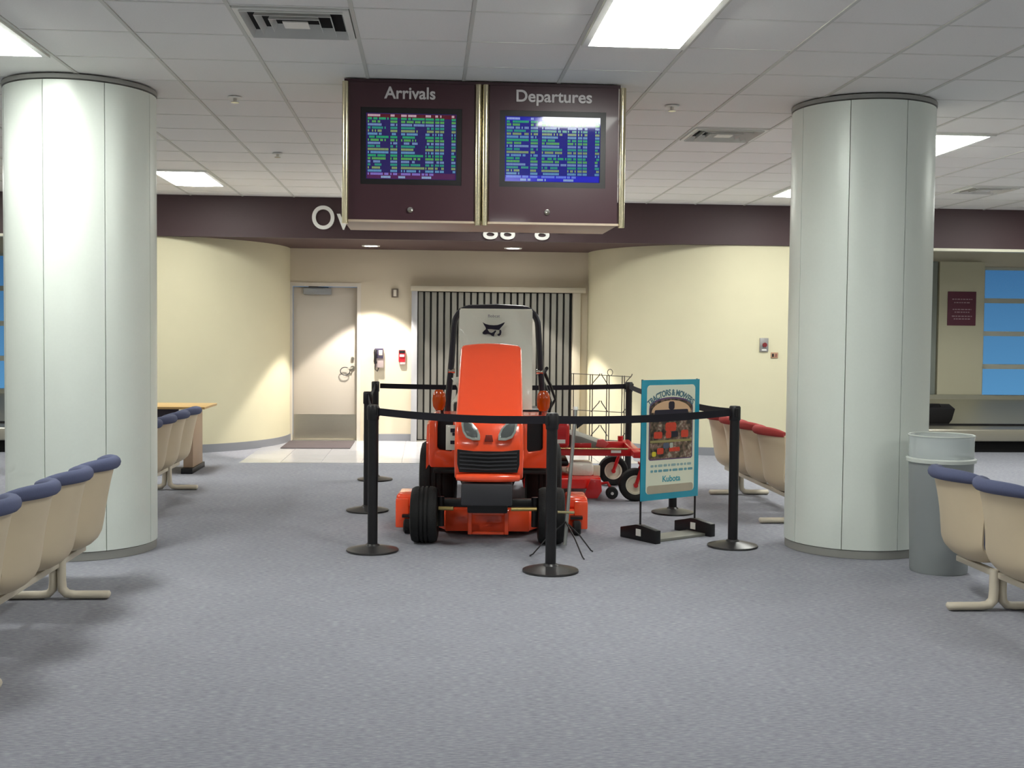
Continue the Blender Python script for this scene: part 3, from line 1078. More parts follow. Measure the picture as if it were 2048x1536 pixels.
def wheel(bm_t, bm_r, cx, cy, cz, rad, wid, rim_r, out):
    """tyre and rim with axle along X; out = +-1 outer side"""
    M = T(cx, cy, cz) @ Matrix.Rotation(R(90), 4, 'Y')
    h = wid / 2
    prof = [(rim_r, -h * 0.72), (rim_r + 0.02, -h * 0.92), (rad * 0.80, -h), (rad * 0.93, -h * 0.93), (rad * 0.985, -h * 0.72)]
    n = 4
    for k in range(n):
        a = -h * 0.62 + 1.24 * h * k / n
        b = -h * 0.62 + 1.24 * h * (k + 1) / n
        m = (b - a) * 0.22
        prof += [(rad, a + m), (rad, b - m), (rad - 0.010, b - m * 0.8), (rad - 0.010, b + m * 0.8)] if k < n - 1 else [(rad, a + m), (rad, b - m)]
    prof += [(rad * 0.985, h * 0.72), (rad * 0.93, h * 0.93), (rad * 0.80, h), (rim_r + 0.02, h * 0.92), (rim_r, h * 0.72)]
    lathe(bm_t, prof, 36, M, cap=False)
    lathe(bm_r, [(0.0, -h * 0.5), (rim_r + 0.004, -h * 0.5), (rim_r + 0.004, -h * 0.74), (rim_r - 0.012, -h * 0.74), (rim_r - 0.02, -h * 0.3), (rim_r - 0.02, h * 0.3), (rim_r - 0.012, h * 0.74), (rim_r + 0.004, h * 0.74), (rim_r + 0.004, h * 0.5), (0.0, h * 0.5)], 28, M, cap=False)


CREAMW = mat('cream_wheel_paint', rgb(226, 220, 198), 0.35)
for (nm, cx, cy, rad, wid, rr) in (('front_wheel', -0.449, 0.0, 0.200, 0.19, 0.105), ('front_wheel', 0.449, 0.0, 0.200, 0.19, 0.105), ('rear_wheel', -0.432, 1.38, 0.30, 0.29, 0.155), ('rear_wheel', 0.432, 1.38, 0.30, 0.29, 0.155)):
    a, b = BM(), BM()
    wheel(a, b, cx, cy, rad, rad, wid, rr, 1)
    w = obj(nm, a, RUBBER, tr)
    obj('wheel_rim', b, CREAMW, w)

# hood, swung up from the front
def path_at(v):
    P = [(-0.27, 0.475), (-0.315, 0.53), (-0.335, 0.62), (-0.335, 0.72), (-0.315, 0.80), (-0.28, 0.875), (-0.22, 0.935), (-0.10, 1.03), (0.10, 1.185), (0.28, 1.325), (0.37, 1.395), (0.415, 1.43)]
    s = v * (len(P) - 1)
    i = min(int(s), len(P) - 2)
    f = s - i
    g = lambda k: P[max(0, min(len(P) - 1, k))]

    def cr(q):
        a, b, c, d = g(i - 1)[q], g(i)[q], g(i + 1)[q], g(i + 2)[q]
        return 0.5 * (2 * b + (c - a) * f + (2 * a - 5 * b + 4 * c - d) * f * f + (3 * b - a - 3 * c + d) * f ** 3)
    return cr(0), cr(1)


def hood_pt(a, v):
    y, z = path_at(v)
    y2, z2 = path_at(min(1, v + 0.01))
    y1, z1 = path_at(max(0, v - 0.01))
    ty, tz = y2 - y1, z2 - z1
    L = math.hypot(ty, tz)
    ny, nz = tz / L, -ty / L      # points back/inside
    w = 0.236 - 0.012 * max(0, (v - 0.4)) / 0.6
    if v > 0.90:
        q = (v - 0.90) / 0.10
        w -= 0.045 * q ** 3
    # cross-section: flange, rounded shoulder, crowned face
    s = 2 * a - 1
    A = abs(s)
    if A < 0.70:
        x = w * 0.90 * (A / 0.70)
        d = 0.018 * (A / 0.70) ** 2
    elif A < 0.86:
        th = (A - 0.70) / 0.16 * math.pi / 2
        x = w * (0.90 + 0.10 * math.sin(th))
        d = 0.018 + 0.028 * (1 - math.cos(th))
    else:
        x = w
        flange = 0.22 if v < 0.5 else 0.10
        d = 0.046 + flange * (A - 0.86) / 0.14
    if v > 0.93:
        d += 0.02 * ((v - 0.93) / 0.07) ** 2
    return Vector((math.copysign(x, s) + 0.008, y + ny * d, z + nz * d))


hb = BM()
surf(hb, hood_pt, 36, 44, 0.006)
hood = obj('hood', hb, ORANGE, tr, smooth=50)
# grille set into the nose
gb = BM()
prism(gb, [(-0.196, 0.545), (0.200, 0.545), (0.214, 0.60), (0.214, 0.700), (0.10, 0.688), (-0.10, 0.688), (-0.210, 0.700), (-0.210, 0.60)], 0.016, T(0.004, -0.333, 0) @ XZ)
obj('grille', gb, BLACK, hood)
for k in range(5):
    z = 0.565 + 0.026 * k
    obj('grille_bar', tube(BM(), [(-0.19 + 0.0975 * q, -0.354 - 0.006 * (1 - abs(q - 2) / 2), z + 0.004 * abs(q - 2)) for q in range(5)], 0.0065, 6), DGREY, hood)
obj('chin_bar', tube(BM(), [(-0.215 + 0.0537 * q + 0.004, -0.318 - 0.022 * math.sin(math.pi * q / 8), 0.506) for q in range(9)], [0.022, 0.028, 0.03, 0.03, 0.03, 0.03, 0.03, 0.028, 0.022], 12), ORANGE, hood)
HLP = [(922, 839), (934, 843.5), (946, 850), (955, 860), (960, 872), (960, 882), (945, 882), (932, 877), (925, 866), (922, 852)]
for s in (-1, 1):
    poly = []
    for (px, py) in HLP:
        poly.append((s * (px - 978) * 7.97 / 2340, (862 - py) * 7.97 / 2340 * 1.05))
    if s > 0:
        poly = list(reversed(poly))
    M = T(0.01, -0.332, 0.828) @ Matrix.Rotation(R(-16), 4, 'X') @ Matrix.Rotation(R(0), 4, 'Z') @ XZ
    hl = obj('headlamp', prism(BM(), poly, 0.03, M, 0.004), LENSG, hood)
    ctr = Vector((sum(p[0] for p in poly) / len(poly), sum(p[1] for p in poly) / len(poly)))
    inner = [tuple(ctr + (Vector(p) - ctr) * 0.74) for p in poly]
    obj('reflector', prism(BM(), inner, 0.003, M @ T(0, 0, 0.0285), 0.001), mat('dark_reflector', rgb(86, 90, 90), 0.2), hl)
obj('emblem', prism(BM(), [(-0.03, 0.0), (0.03, 0.0), (0.022, 0.045), (-0.022, 0.045)], 0.012, T(0.008, -0.338, 0.755) @ XZ, 0.002), mat('dark_red_badge', rgb(120, 40, 30), 0.3), hood)
# chassis pieces
obj('weight_bracket', bx(BM(), -0.178, 0.172, -0.37, -0.20, 0.318, 0.468, 0.012), DGREY, tr)
obj('engine', bx(BM(), -0.17, 0.17, -0.18, 0.50, 0.44, 0.84, 0.02), BLACK, tr)
obj('chassis', bx(BM(), -0.14, 0.14, -0.19, 1.35, 0.24, 0.439, 0.01), BLACK, tr)
obj('front_axle', bx(BM(), -0.36, 0.36, -0.02, 0.05, 0.255, 0.315, 0.012), BLACK, tr)
BRASS = mat('zinc_yellow_rod', rgb(190, 170, 110), 0.3, metal=0.9)
for s in (-1, 1):
    obj('tie_rod', cyl(BM(), (s * (0.24 if s < 0 else 0.165), -0.10, 0.258), (s * 0.345, -0.09, 0.258), 0.014, seg=10), BRASS, tr)
    obj('spindle', cyl(BM(), (s * 0.335, -0.01, 0.12), (s * 0.335, -0.01, 0.33), 0.026, seg=12), BLACK, tr)
obj('dashboard', bx(BM(), -0.20, 0.20, 0.56, 0.76, 0.44, 1.00, 0.03), BLACK, tr)
sw = obj('steering_wheel', tube(BM(), [(0.17 * math.cos(2 * math.pi * k / 24), 0.80 + 0.17 * math.sin(2 * math.pi * k / 24) * math.cos(R(32)), 1.09 + 0.17 * math.sin(2 * math.pi * k / 24) * math.sin(R(32))) for k in range(24)], 0.014, 8, closed=True), BLACK, tr)
obj('steering_column', cyl(BM(), (0, 0.72, 0.95), (0, 0.80, 1.09), 0.025), BLACK, sw)
obj('step_platform', bx(BM(), -0.44, 0.44, 0.78, 1.05, 0.40, 0.43, 0.006), RUBBER, tr)
# fenders
for s in (-1, 1):
    fb_ = BM()
    pr = [(0.98, 0.46), (1.00, 0.66), (1.06, 0.79), (1.15, 0.825), (1.55, 0.835), (1.68, 0.78), (1.74, 0.62)]

    def ff(u, v, s=s):
        q = v * (len(pr) - 1)
        i = min(int(q), len(pr) - 2)
        f = q - i
        y = pr[i][0] * (1 - f) + pr[i + 1][0] * f
        z = pr[i][1] * (1 - f) + pr[i + 1][1] * f
        e = max(0, (u - 0.8) / 0.2)
        return Vector((s * (0.26 + 0.25 * u), y, z - 0.05 * e * e))
    surf(fb_, ff, 12, 24, 0.012)
    fe = obj('fender', fb_, ORANGE, tr, smooth=40)
    ap = BM()
    # U-shaped front apron
    outer = [(0.245, 0.83), (0.245, 0.47), (0.26, 0.445), (0.46, 0.445), (0.475, 0.47), (0.475, 0.79), (0.455, 0.83), (0.41, 0.83), (0.41, 0.60), (0.395, 0.582), (0.30, 0.57), (0.288, 0.59), (0.288, 0.83)]
    poly = [(s * x, z) for (x, z) in outer]
    prism(ap, poly, 0.07, T(0, 0.86, 0) @ XZ, 0.008)
    obj('fender_apron', ap, ORANGE, fe)
    obj('apron_shade_panel', bx(BM(), min(s * 0.26, s * 0.45), max(s * 0.26, s * 0.45), 0.875, 0.885, 0.50, 0.82), BLACK, fe)  # black panel stands in for the shade inside the apron opening
    # amber turn signal on its stalk
    tl = obj('turn_signal', lathe(BM(), [(0.0, -0.075), (0.03, -0.072), (0.05, -0.045), (0.056, 0.0), (0.05, 0.045), (0.03, 0.072), (0.0, 0.075)], 20, T(s * 0.425, 1.24, 0.945) @ Matrix.Diagonal((1, 0.6, 1.15, 1))), AMBER, tr)
    obj('signal_stalk', tube(BM(), [(s * 0.40, 1.30, 0.82), (s * 0.41, 1.29, 0.90), (s * 0.424, 1.27, 0.945)], 0.013), BLACK, tl)
# roll bar
ro = BM()
rp = [(-0.385, 1.68, 0.60), (-0.375, 1.66, 0.90), (-0.345, 1.63, 1.25), (-0.325, 1.60, 1.55)]
rp += [(-0.325 + 0.13 * (1 - math.cos(R(15 * k))), 1.60, 1.55 + 0.13 * math.sin(R(15 * k)) * 1.15) for k in range(1, 6)]
rp += [(-0.195, 1.60, 1.703), (0.03, 1.60, 1.712)]
full_rp = rp + [(0.06 - p[0], p[1], p[2]) for p in reversed(rp[:-1])]
tube(ro, full_rp, 0.027, 10)
rob = obj('roll_bar', ro, mat('dark_roll_bar', rgb(44, 42, 52), 0.35), tr)
for s in (-1, 1):
    obj('hinge_knob', cyl(BM(), (0.03 + s * 0.40, 1.63, 1.17), (0.03 + s * 0.345, 1.63, 1.17), 0.022), CHROME, rob)
obj('seat_cushion', bx(BM(), -0.24, 0.24, 1.15, 1.55, 0.70, 0.80, 0.03), BLACK, tr)
obj('seat_back', bx(BM(), -0.23, 0.23, 1.48, 1.57, 0.80, 1.12, 0.03), BLACK, tr)
obj('transaxle', bx(BM(), -0.28, 0.28, 1.2, 1.7, 0.30, 0.60, 0.02), BLACK, tr)
# white side label by the hood
sd = obj('white_side_plate', bx(BM(), -0.335, -0.24, 0.61, 0.622, 0.60, 0.79, 0.002), PLASTW, tr)
for (x0, x1, z0, z1) in ((-0.30, -0.25, 0.735, 0.765), (-0.285, -0.255, 0.71, 0.733), (-0.30, -0.262, 0.645, 0.672)):
    obj('print_patch', bx(BM(), x0, x1, 0.606, 0.6095, z0, z1), PRINT, sd)
# mid-mounted deck
dk = BM()
prism(dk, [(-0.31, 0.27), (0.30, 0.27), (0.37, 0.42), (0.735, 0.46), (0.735, 0.86), (0.30, 0.98), (-0.30, 0.98), (-0.69, 0.86), (-0.69, 0.46), (-0.38, 0.42)], 0.14, T(0, 0, 0.035), 0.02)
deck = obj('mower_deck', dk, ORANGE, tr)
obj('deck_front_plate', bx(BM(), -0.315, 0.30, 0.245, 0.268, 0.04, 0.205, 0.006), ORANGE, deck)
obj('belt_cover', bx(BM(), -0.70, -0.53, 0.50, 0.84, 0.1755, 0.275, 0.025, 3), ORANGE, deck)
obj('belt_cover', bx(BM(), 0.585, 0.745, 0.50, 0.84, 0.1755, 0.262, 0.025, 3), ORANGE, deck)
obj('deck_shell_end', bx(BM(), -0.698, -0.60, 0.43, 0.458, 0.03, 0.25, 0.01), ORANGE, deck)
obj('deck_shell_end', bx(BM(), 0.64, 0.742, 0.43, 0.458, 0.03, 0.24, 0.01), ORANGE, deck)
for (x, y) in ((-0.60, 0.36), (0.655, 0.34)):
    gw = obj('gauge_wheel', lathe(BM(), [(0.0, -0.03), (0.04, -0.03), (0.055, -0.02), (0.055, 0.02), (0.04, 0.03), (0.0, 0.03)], 20, T(x, y, 0.056) @ Matrix.Rotation(R(90), 4, 'Y')), RUBBER, deck)
    obj('wheel_bracket', bx(BM(), x - 0.045, x + 0.045, y + 0.02, y + 0.10, 0.115, 0.135), BLACK, gw)
lf = BM()
for (x0, x1, z0, z1) in ((-0.145, -0.115, 0.045, 0.225), (0.118, 0.148, 0.045, 0.225), (-0.115, 0.118, 0.185, 0.215), (-0.115, 0.118, 0.045, 0.065)):
    bx(lf, x0, x1, 0.075, 0.105, z0, z1, 0.004, 1)
obj('lift_frame', lf, ORANGE, tr, smooth=0)
for s in (-1, 1):
    obj('lift_link', cyl(BM(), (s * 0.13, 0.09, 0.22), (s * 0.12, 0.10, 0.26), 0.012), BRASS, tr)

# white printed sheet hung in the roll bar
cv = thing('printed_cover', 'white plastic cover with a black cat head emblem over the tractor seat', 'cover', (0.434, 8.27, 0), R(-3.9))
cb = BM()


def cover_pt(u, v):
    x = -0.305 + 0.61 * u
    z = 0.86 + 0.825 * v
    if u < 0.5 and v < 0.75:
        x += 0.09 * (0.5 - u) * 2 * (0.75 - v) / 0.75
    y = 1.45 - 0.02 * math.sin(3 * u + 2 * v) + 0.06 * v + 0.008 * math.sin(11 * u + 5 * v) - 0.05 * (1 - (2 * u - 1) ** 2) * (1 - v)
    return Vector((x + 0.03, y, z))


surf(cb, cover_pt, 20, 24, 0.006)
obj('sheet', cb, PLASTW, cv, smooth=60)
hem = BM()
tube(hem, [(-0.27 + 0.06 * k, 1.548 + 0.004 * math.sin(k), 1.686) for k in range(11)], 0.012, 8)
obj('top_hem', hem, PLASTW, cv)
fl = BM()
surf(fl, lambda u, v: Vector((-0.32 + 0.10 * v + 0.05 * math.sin(math.pi * u), 1.12 + 0.03 * math.sin(5 * u), 0.93 + 0.20 * u + 0.02 * v)), 10, 6, 0.004)
obj('loose_fold', fl, PLASTW, cv, smooth=60)
# emblem: pointed ears, brow band, eye patches
emb = D.objects.new('animal_head_print', None)
E0 = T(0.012, 1.447, 1.54)


def eprint(poly, name='print_patch'):
    sc = 0.000447
    pts = [((px - 800) * sc, (560 - py) * sc) for (px, py) in poly]
    return obj(name, prism(BM(), pts, 0.004, E0 @ Matrix.Rotation(R(4), 4, 'X') @ XZ), PRINT, cv, smooth=0)


D.objects.remove(emb)
eprint([(592, 462), (620, 480), (655, 497), (720, 512), (800, 517), (870, 512), (930, 492), (975, 470), (1008, 458), (985, 500), (955, 535), (925, 570), (905, 605), (840, 600), (760, 590), (700, 590), (655, 590), (650, 560), (625, 520)])
eprint([(655, 590), (688, 592), (702, 622), (722, 648), (760, 660), (800, 640), (818, 618), (845, 612), (842, 640), (820, 668), (802, 725), (770, 715), (735, 690), (690, 680), (640, 690), (600, 682), (590, 655), (620, 620)])
eprint([(905, 605), (935, 598), (945, 640), (935, 690), (905, 715), (880, 712), (868, 690), (905, 662)])
me = text_mesh('Bobcat', 0.06, 0.001)
wid = max(v.co.x for v in me.vertices)
me.materials.append(PRINTG)
lo = inst('lettering', me, cv, (0.012 - 0.05, 1.452, 1.625), (R(86), 0, 0))
lo.scale = (0.10 / wid, 0.55, 1)

# ================================================================ red zero-turn mower behind
zt = thing('riding_mower', 'dark red zero turn mower with white wheels behind the tractor', 'riding mower', (1.30, 10.93, 0), R(-4.13))
# local: +x toward picture right (front of the machine), y away from the viewer
for (nm, cx, cy, rad, wid, rr) in (('caster_wheel', 0.605, -0.53, 0.148, 0.10, 0.085), ('caster_wheel', 0.50, 0.56, 0.148, 0.10, 0.085), ('drive_wheel', -0.72, -0.45, 0.27, 0.24, 0.14), ('drive_wheel', -0.72, 0.45, 0.27, 0.24, 0.14)):
    a, b = BM(), BM()
    wheel(a, b, 0, 0, 0, rad, wid, rr, 1)
    w = obj(nm, a, RUBBER, zt)
    w.location = (cx, cy, rad)
    w.rotation_euler = (0, 0, R(90))
    obj('wheel_rim', b, CREAMW, w)
    if nm == 'caster_wheel':
        fk = BM()
        for s in (-1, 1):
            tube(fk, [(0.0, s * 0.066, rad), (0.04, s * 0.066, rad + 0.12), (0.07, s * 0.05, 0.335)], 0.017, 8)
        bx(fk, 0.03, 0.11, -0.07, 0.07, 0.33, 0.352)
        cyl(fk, (0.07, 0, 0.35), (0.07, 0, 0.49), 0.028)
        fo = obj('caster_fork', fk, MRED, zt)
        fo.location = (cx, cy, 0)
        obj('axle_bolt', cyl(BM(), (0, -0.085, rad), (0, 0.085, rad), 0.02), MRED, fo)
obj('side_rail', bx(BM(), -0.95, 0.72, -0.36, -0.30, 0.385, 0.455, 0.006), MRED, zt)
obj('side_rail', bx(BM(), -0.95, 0.60, 0.30, 0.36, 0.385, 0.455, 0.006), MRED, zt)
obj('front_beam', bx(BM(), 0.58, 0.66, -0.60, 0.62, 0.392, 0.45, 0.006), MRED, zt)
obj('rear_frame', bx(BM(), -1.02, -0.70, -0.30, 0.30, 0.36, 0.60, 0.02), MRED, zt)
obj('engine_block', bx(BM(), -1.05, -0.72, -0.22, 0.22, 0.601, 0.86, 0.03), BLACK, zt)
obj('highlight_rod', cyl(BM(), (-0.60, -0.372, 0.452), (0.55, -0.372, 0.452), 0.008), mat('rail_highlight_metal', rgb(206, 190, 140), 0.25, metal=1.0), zt)  # pale metal rod stands in for the highlight along the side rail
dk = BM()
prism(dk, [(-0.40, -0.62), (0.16, -0.62), (0.30, -0.52), (0.30, 0.52), (0.16, 0.62), (-0.30, 0.62), (-0.42, 0.40)], 0.095, T(0, 0, 0.115), 0.015)
dm = obj('cutting_deck', dk, mat('bright_red_deck', rgb(222, 34, 26), 0.25, coat=0.5), zt)
obj('deck_lip', bx(BM(), -0.38, 0.15, -0.645, -0.622, 0.12, 0.205, 0.006), MATS['bright_red_deck'], dm)
obj('pulley_cover', bx(BM(), -0.42, -0.05, -0.46, -0.12, 0.2055, 0.275, 0.03), MRED, dm)
obj('belt_shield', bx(BM(), -0.36, 0.02, -0.30, 0.20, 0.276, 0.335, 0.025), BLACK, dm)
obj('spindle_housing', bx(BM(), 0.03, 0.24, -0.44, -0.12, 0.2055, 0.325, 0.03), PLASTW, dm)
obj('deck_bracket', bx(BM(), 0.24, 0.30, -0.40, -0.36, 0.2055, 0.30, 0.005), CREAMW, dm)
obj('end_plate', prism(BM(), [(0.13, 0.035), (0.26, 0.035), (0.30, 0.10), (0.29, 0.20), (0.20, 0.205)], 0.02, T(0, -0.624, 0) @ XZ, 0.003), MRED, dm)
ar = obj('anti_scalp_wheel', lathe(BM(), [(0.0, -0.035), (0.045, -0.035), (0.055, -0.025), (0.055, 0.025), (0.045, 0.035), (0.0, 0.035)], 22, T(0.395, -0.56, 0.075) @ Matrix.Rotation(R(90), 4, 'X')), RUBBER, zt)
obj('roller_bolt', cyl(BM(), (0.395, -0.61, 0.075), (0.395, -0.595, 0.075), 0.014), CHROME, ar)
obj('roller_arm', tube(BM(), [(0.305, -0.50, 0.15), (0.36, -0.52, 0.16), (0.395, -0.525, 0.10), (0.395, -0.52, 0.078)], 0.014), MRED, ar)
obj('foot_pan', prism(BM(), [(0.03, 0.456), (0.34, 0.456), (0.36, 0.475), (0.12, 0.56), (0.03, 0.575)], 0.62, T(0, 0.28, 0) @ XZ, 0.004), mat('grey_foot_pan', rgb(128, 128, 122), 0.5), zt)
obj('foot_guard', bx(BM(), 0.04, 0.22, -0.345, -0.325, 0.456, 0.50, 0.003), MRED, zt)
obj('pedal', prism(BM(), [(0.26, 0.47), (0.34, 0.457), (0.38, 0.50), (0.33, 0.535), (0.28, 0.53)], 0.05, T(0, -0.30, 0) @ XZ, 0.004), mat('pink_red_pedal', rgb(206, 80, 80), 0.4), zt)
obj('white_decal', bx(BM(), 0.40, 0.49, -0.373, -0.3605, 0.415, 0.438), WHITEM, zt)
tk = obj('seat_pod', bx(BM(), -0.62, 0.02, -0.40, 0.40, 0.456, 0.69, 0.04, 3), MRED, zt)
obj('white_label', bx(BM(), -0.11, -0.02, -0.406, -0.4005, 0.50, 0.535), WHITEM, tk)
obj('seat', bx(BM(), -0.58, -0.16, -0.24, 0.24, 0.701, 0.80, 0.035, 3), BLACK, zt)
obj('seat_backrest', box(BM(), (-0.60, 0, 0.96), (0.10, 0.46, 0.40), Matrix.Rotation(R(-12), 4, 'Y'), 0.035, 3), BLACK, zt)
for s in (-1, 1):
    obj('steering_lever', tube(BM(), [(-0.18, s * 0.30, 0.70), (-0.12 + 0.03 * s, s * 0.31, 0.86), (-0.17 + 0.03 * s, s * 0.31, 1.00), (-0.23 + 0.03 * s, s * 0.26, 1.12), (-0.21 + 0.03 * s, s * 0.14, 1.165)], [0.013, 0.013, 0.015, 0.018, 0.018], 8), BLACK, zt)

# ================================================================ wire display rack
wk = thing('wire_rack', 'thin wire display rack with hooks beyond the red mower', 'display rack', (1.89, 12.50, 0), R(-4.13))
WIRE = mat('dull_wire', rgb(112, 106, 100), 0.4, metal=0.6)
for x in (-0.335, -0.13, 0.05, 0.215):
    for dx in (-0.012, 0.012):
        obj('upright', tube(BM(), [(x + dx, 0, 0.0), (x + dx * 1.2, 0, 0.5), (x + dx, 0, 1.06 - 0.04 * x)], 0.0055, 6), WIRE, wk)
for z in (0.35, 0.66, 1.05):
    obj('cross_wire', tube(BM(), [(-0.35, -0.009, z + 0.02), (0.30, -0.009, z - 0.01)], 0.004, 6), WIRE, wk)
for z in (0.66, 0.40, 0.95):
    for x, d in ((-0.13, 1), (0.05, -1), (0.215, 1)):
        obj('hook', tube(BM(), [(x, -0.012, z), (x + d * 0.035, -0.06, z + 0.05), (x + d * 0.075, -0.12, z + 0.105), (x + d * 0.082, -0.125, z + 0.125)], 0.0055, 6), WIRE, wk)
obj('top_loop', tube(BM(), [(0.07 + 0.028 * math.cos(k * math.pi / 8), -0.004, 1.085 + 0.035 * math.sin(k * math.pi / 8)) for k in range(16)], 0.004, 6, closed=True), WIRE, wk)
obj('foot_wire', tube(BM(), [(-0.34, -0.20, 0.008), (-0.34, 0.20, 0.008), (0.25, 0.20, 0.008), (0.25, -0.20, 0.008)], 0.007, 6, closed=True), WIRE, wk)
for x in (-0.34, 0.25):
    obj('foot_bar', tube(BM(), [(x, 0.0, 0.012), (x, 0.0, 0.35)], 0.006, 6), WIRE, wk)

# ================================================================ pole on splayed wire feet in front of the deck
ps = thing('pole_stand', 'thin grey pole on splayed wire feet behind the nearest belt post', 'stand', (0.955, 7.93, 0))
obj('pole', cyl(BM(), (-0.005, 0.02, 0.04), (0.075, 0.16, 0.965), 0.013, seg=14), mat('galvanised_pole', rgb(150, 152, 150), 0.35, metal=0.7), ps)
obj('pole_cap', cyl(BM(), (0.075, 0.16, 0.962), (0.077, 0.164, 0.985), 0.017, seg=14), WHITEM, ps)
obj('cross_bar', cyl(BM(), (-0.055, 0.045, 0.265), (0.06, 0.04, 0.262), 0.009, seg=10), mat('pale_cross_bar', rgb(170, 160, 120), 0.4, metal=0.5), ps)
for (x, y) in ((-0.263, -0.178), (0.085, -0.306), (0.182, -0.042), (-0.12, 0.22)):
    obj('wire_foot', tube(BM(), [(0.0, 0.03, 0.20), (x * 0.5, 0.03 + (y - 0.03) * 0.5, 0.115), (x * 0.92, y * 0.92, 0.014), (x, y, 0.006)], 0.005, 6), BLACK, ps)
obj('black_pennant', prism(BM(), [(0.0, 0.0), (0.10, 0.075), (0.02, 0.09), (-0.005, 0.05)], 0.006, T(0.085, 0.165, 0.83) @ XZ), BLACK, ps)

# ================================================================ advertising banner on a floor stand
bl, br = Vector((1.548, 8.36, 0)), Vector((2.016, 8.654, 0))
bdir = (br - bl)
bang = math.atan2(bdir.y, bdir.x)
bw = bdir.length
bn = thing('banner_stand', 'teal bordered advertising banner standing on black feet', 'banner stand', (bl + br) / 2, bang)
TEAL = mat('teal_print', rgb(38, 150, 176), 0.25, coat=0.4, noise=0.25, nscale=3)
POSTW = mat('white_poster', rgb(226, 228, 206), 0.35)
hw = bw / 2
bwid, bz0, bz1 = bw + 0.03, 0.285, 1.165
for s in (-1, 1):
    obj('upright_pole', cyl(BM(), (s * hw, 0.0, 0.09), (s * hw, 0.0, bz1 + 0.003), 0.0075, seg=10), BLACK, bn)
    ft = BM()
    prism(ft, [(-0.19, 0.0), (0.19, 0.0), (0.19, 0.075), (0.02, 0.115), (-0.02, 0.115), (-0.19, 0.095)], 0.05, T(s * hw - 0.025, 0, 0) @ Matrix.Rotation(0, 4, 'Z') @ YZ, 0.004)
    fo = obj('foot', ft, BLACK, bn)
    obj('white_label', bx(BM(), s * hw - 0.029, s * hw - 0.0255, -0.035, 0.015, 0.035, 0.085), WHITEM, fo)
    obj('white_label', bx(BM(), s * hw + 0.0255, s * hw + 0.029, -0.035, 0.015, 0.035, 0.085), WHITEM, fo)
obj('base_bar', bx(BM(), -hw + 0.026, hw - 0.026, -0.14, 0.05, 0.0, 0.022, 0.004), mat('grey_base_bar', rgb(140, 140, 132), 0.45, metal=0.3), bn)
bo = obj('banner', bx(BM(), -bwid / 2, bwid / 2, -0.016, -0.009, bz0, bz1, 0.001, 1), TEAL, bn)
YP = -0.0165


def flat(poly, y, m, name, parent, th=0.0008):
    return obj(name, prism(BM(), poly, th, T(0, y, 0) @ XZ), m, parent, smooth=0)


pcz = (bz0 + bz1) / 2
pw, phh = bwid - 0.095, bz1 - bz0 - 0.085
panel = flat(rrect(pw, phh, 0.03, 5, 0.0, pcz + 0.004), YP, POSTW, 'white_panel', bo)


def art_material():
    m = D.materials.new('poster_photo_print')
    m.use_nodes = True
    t = m.node_tree
    b = t.nodes['Principled BSDF']
    b.inputs['Roughness'].default_value = 0.35
    tc = t.nodes.new('ShaderNodeTexCoord')
    n = t.nodes.new('ShaderNodeTexNoise')
    n.inputs['Scale'].default_value = 26
    n.inputs['Detail'].default_value = 4
    rp = t.nodes.new('ShaderNodeValToRGB')
    cr = rp.color_ramp
    cr.elements[0].position = 0.36
    cr.elements[0].color = rgb(40, 34, 36)
    cr.elements[1].position = 0.66
    cr.elements[1].color = rgb(168, 160, 140)
    for p, c in ((0.45, rgb(74, 62, 48)), (0.53, rgb(110, 92, 74)), (0.60, rgb(128, 96, 88))):
        e = cr.elements.new(p)
        e.color = c
    t.links.new(tc.outputs['Object'], n.inputs['Vector'])
    t.links.new(n.outputs['Fac'], rp.inputs[0])
    t.links.new(rp.outputs[0], b.inputs['Base Color'])
    return m


ART = art_material()
aw = pw - 0.06
az0, az1, azp = 0.585, 0.955, 1.025
arc = [(-aw / 2 + 0.012, az0), (aw / 2 - 0.012, az0), (aw / 2, az0 + 0.012)]
arc += [(aw / 2 * math.cos(math.pi * k / 16), az1 + (azp - az1) * math.sin(math.pi * k / 16)) for k in range(17)]
arc += [(-aw / 2, az0 + 0.012)]
frame = [(p[0] * 1.035, pz + (0.012 if pz > az1 else -0.008 if pz < 0.7 else 0)) for p, pz in ((q, q[1]) for q in arc)]
flat(frame, YP - 0.0009, mat('purple_picture_edge', rgb(96, 70, 110), 0.4), 'picture_edge', bo)
flat(arc, YP - 0.0018, ART, 'picture', bo)
RPRT = mat('red_orange_print', rgb(206, 70, 48), 0.4, noise=0.25, nscale=40)
DPRT = mat('dark_machine_print', rgb(40, 36, 50), 0.4)
YPRT = mat('tan_band_print', rgb(150, 140, 90), 0.4)
PPRT = mat('peach_sky_print', rgb(214, 176, 140), 0.4)
y3 = YP - 0.0027
sky = [(aw / 2 * 0.93 * math.cos(math.pi * k / 16), az1 - 0.03 + (azp - az1 + 0.018) * math.sin(math.pi * k / 16)) for k in range(17)]
flat(sky, y3, PPRT, 'picture_patch', bo)
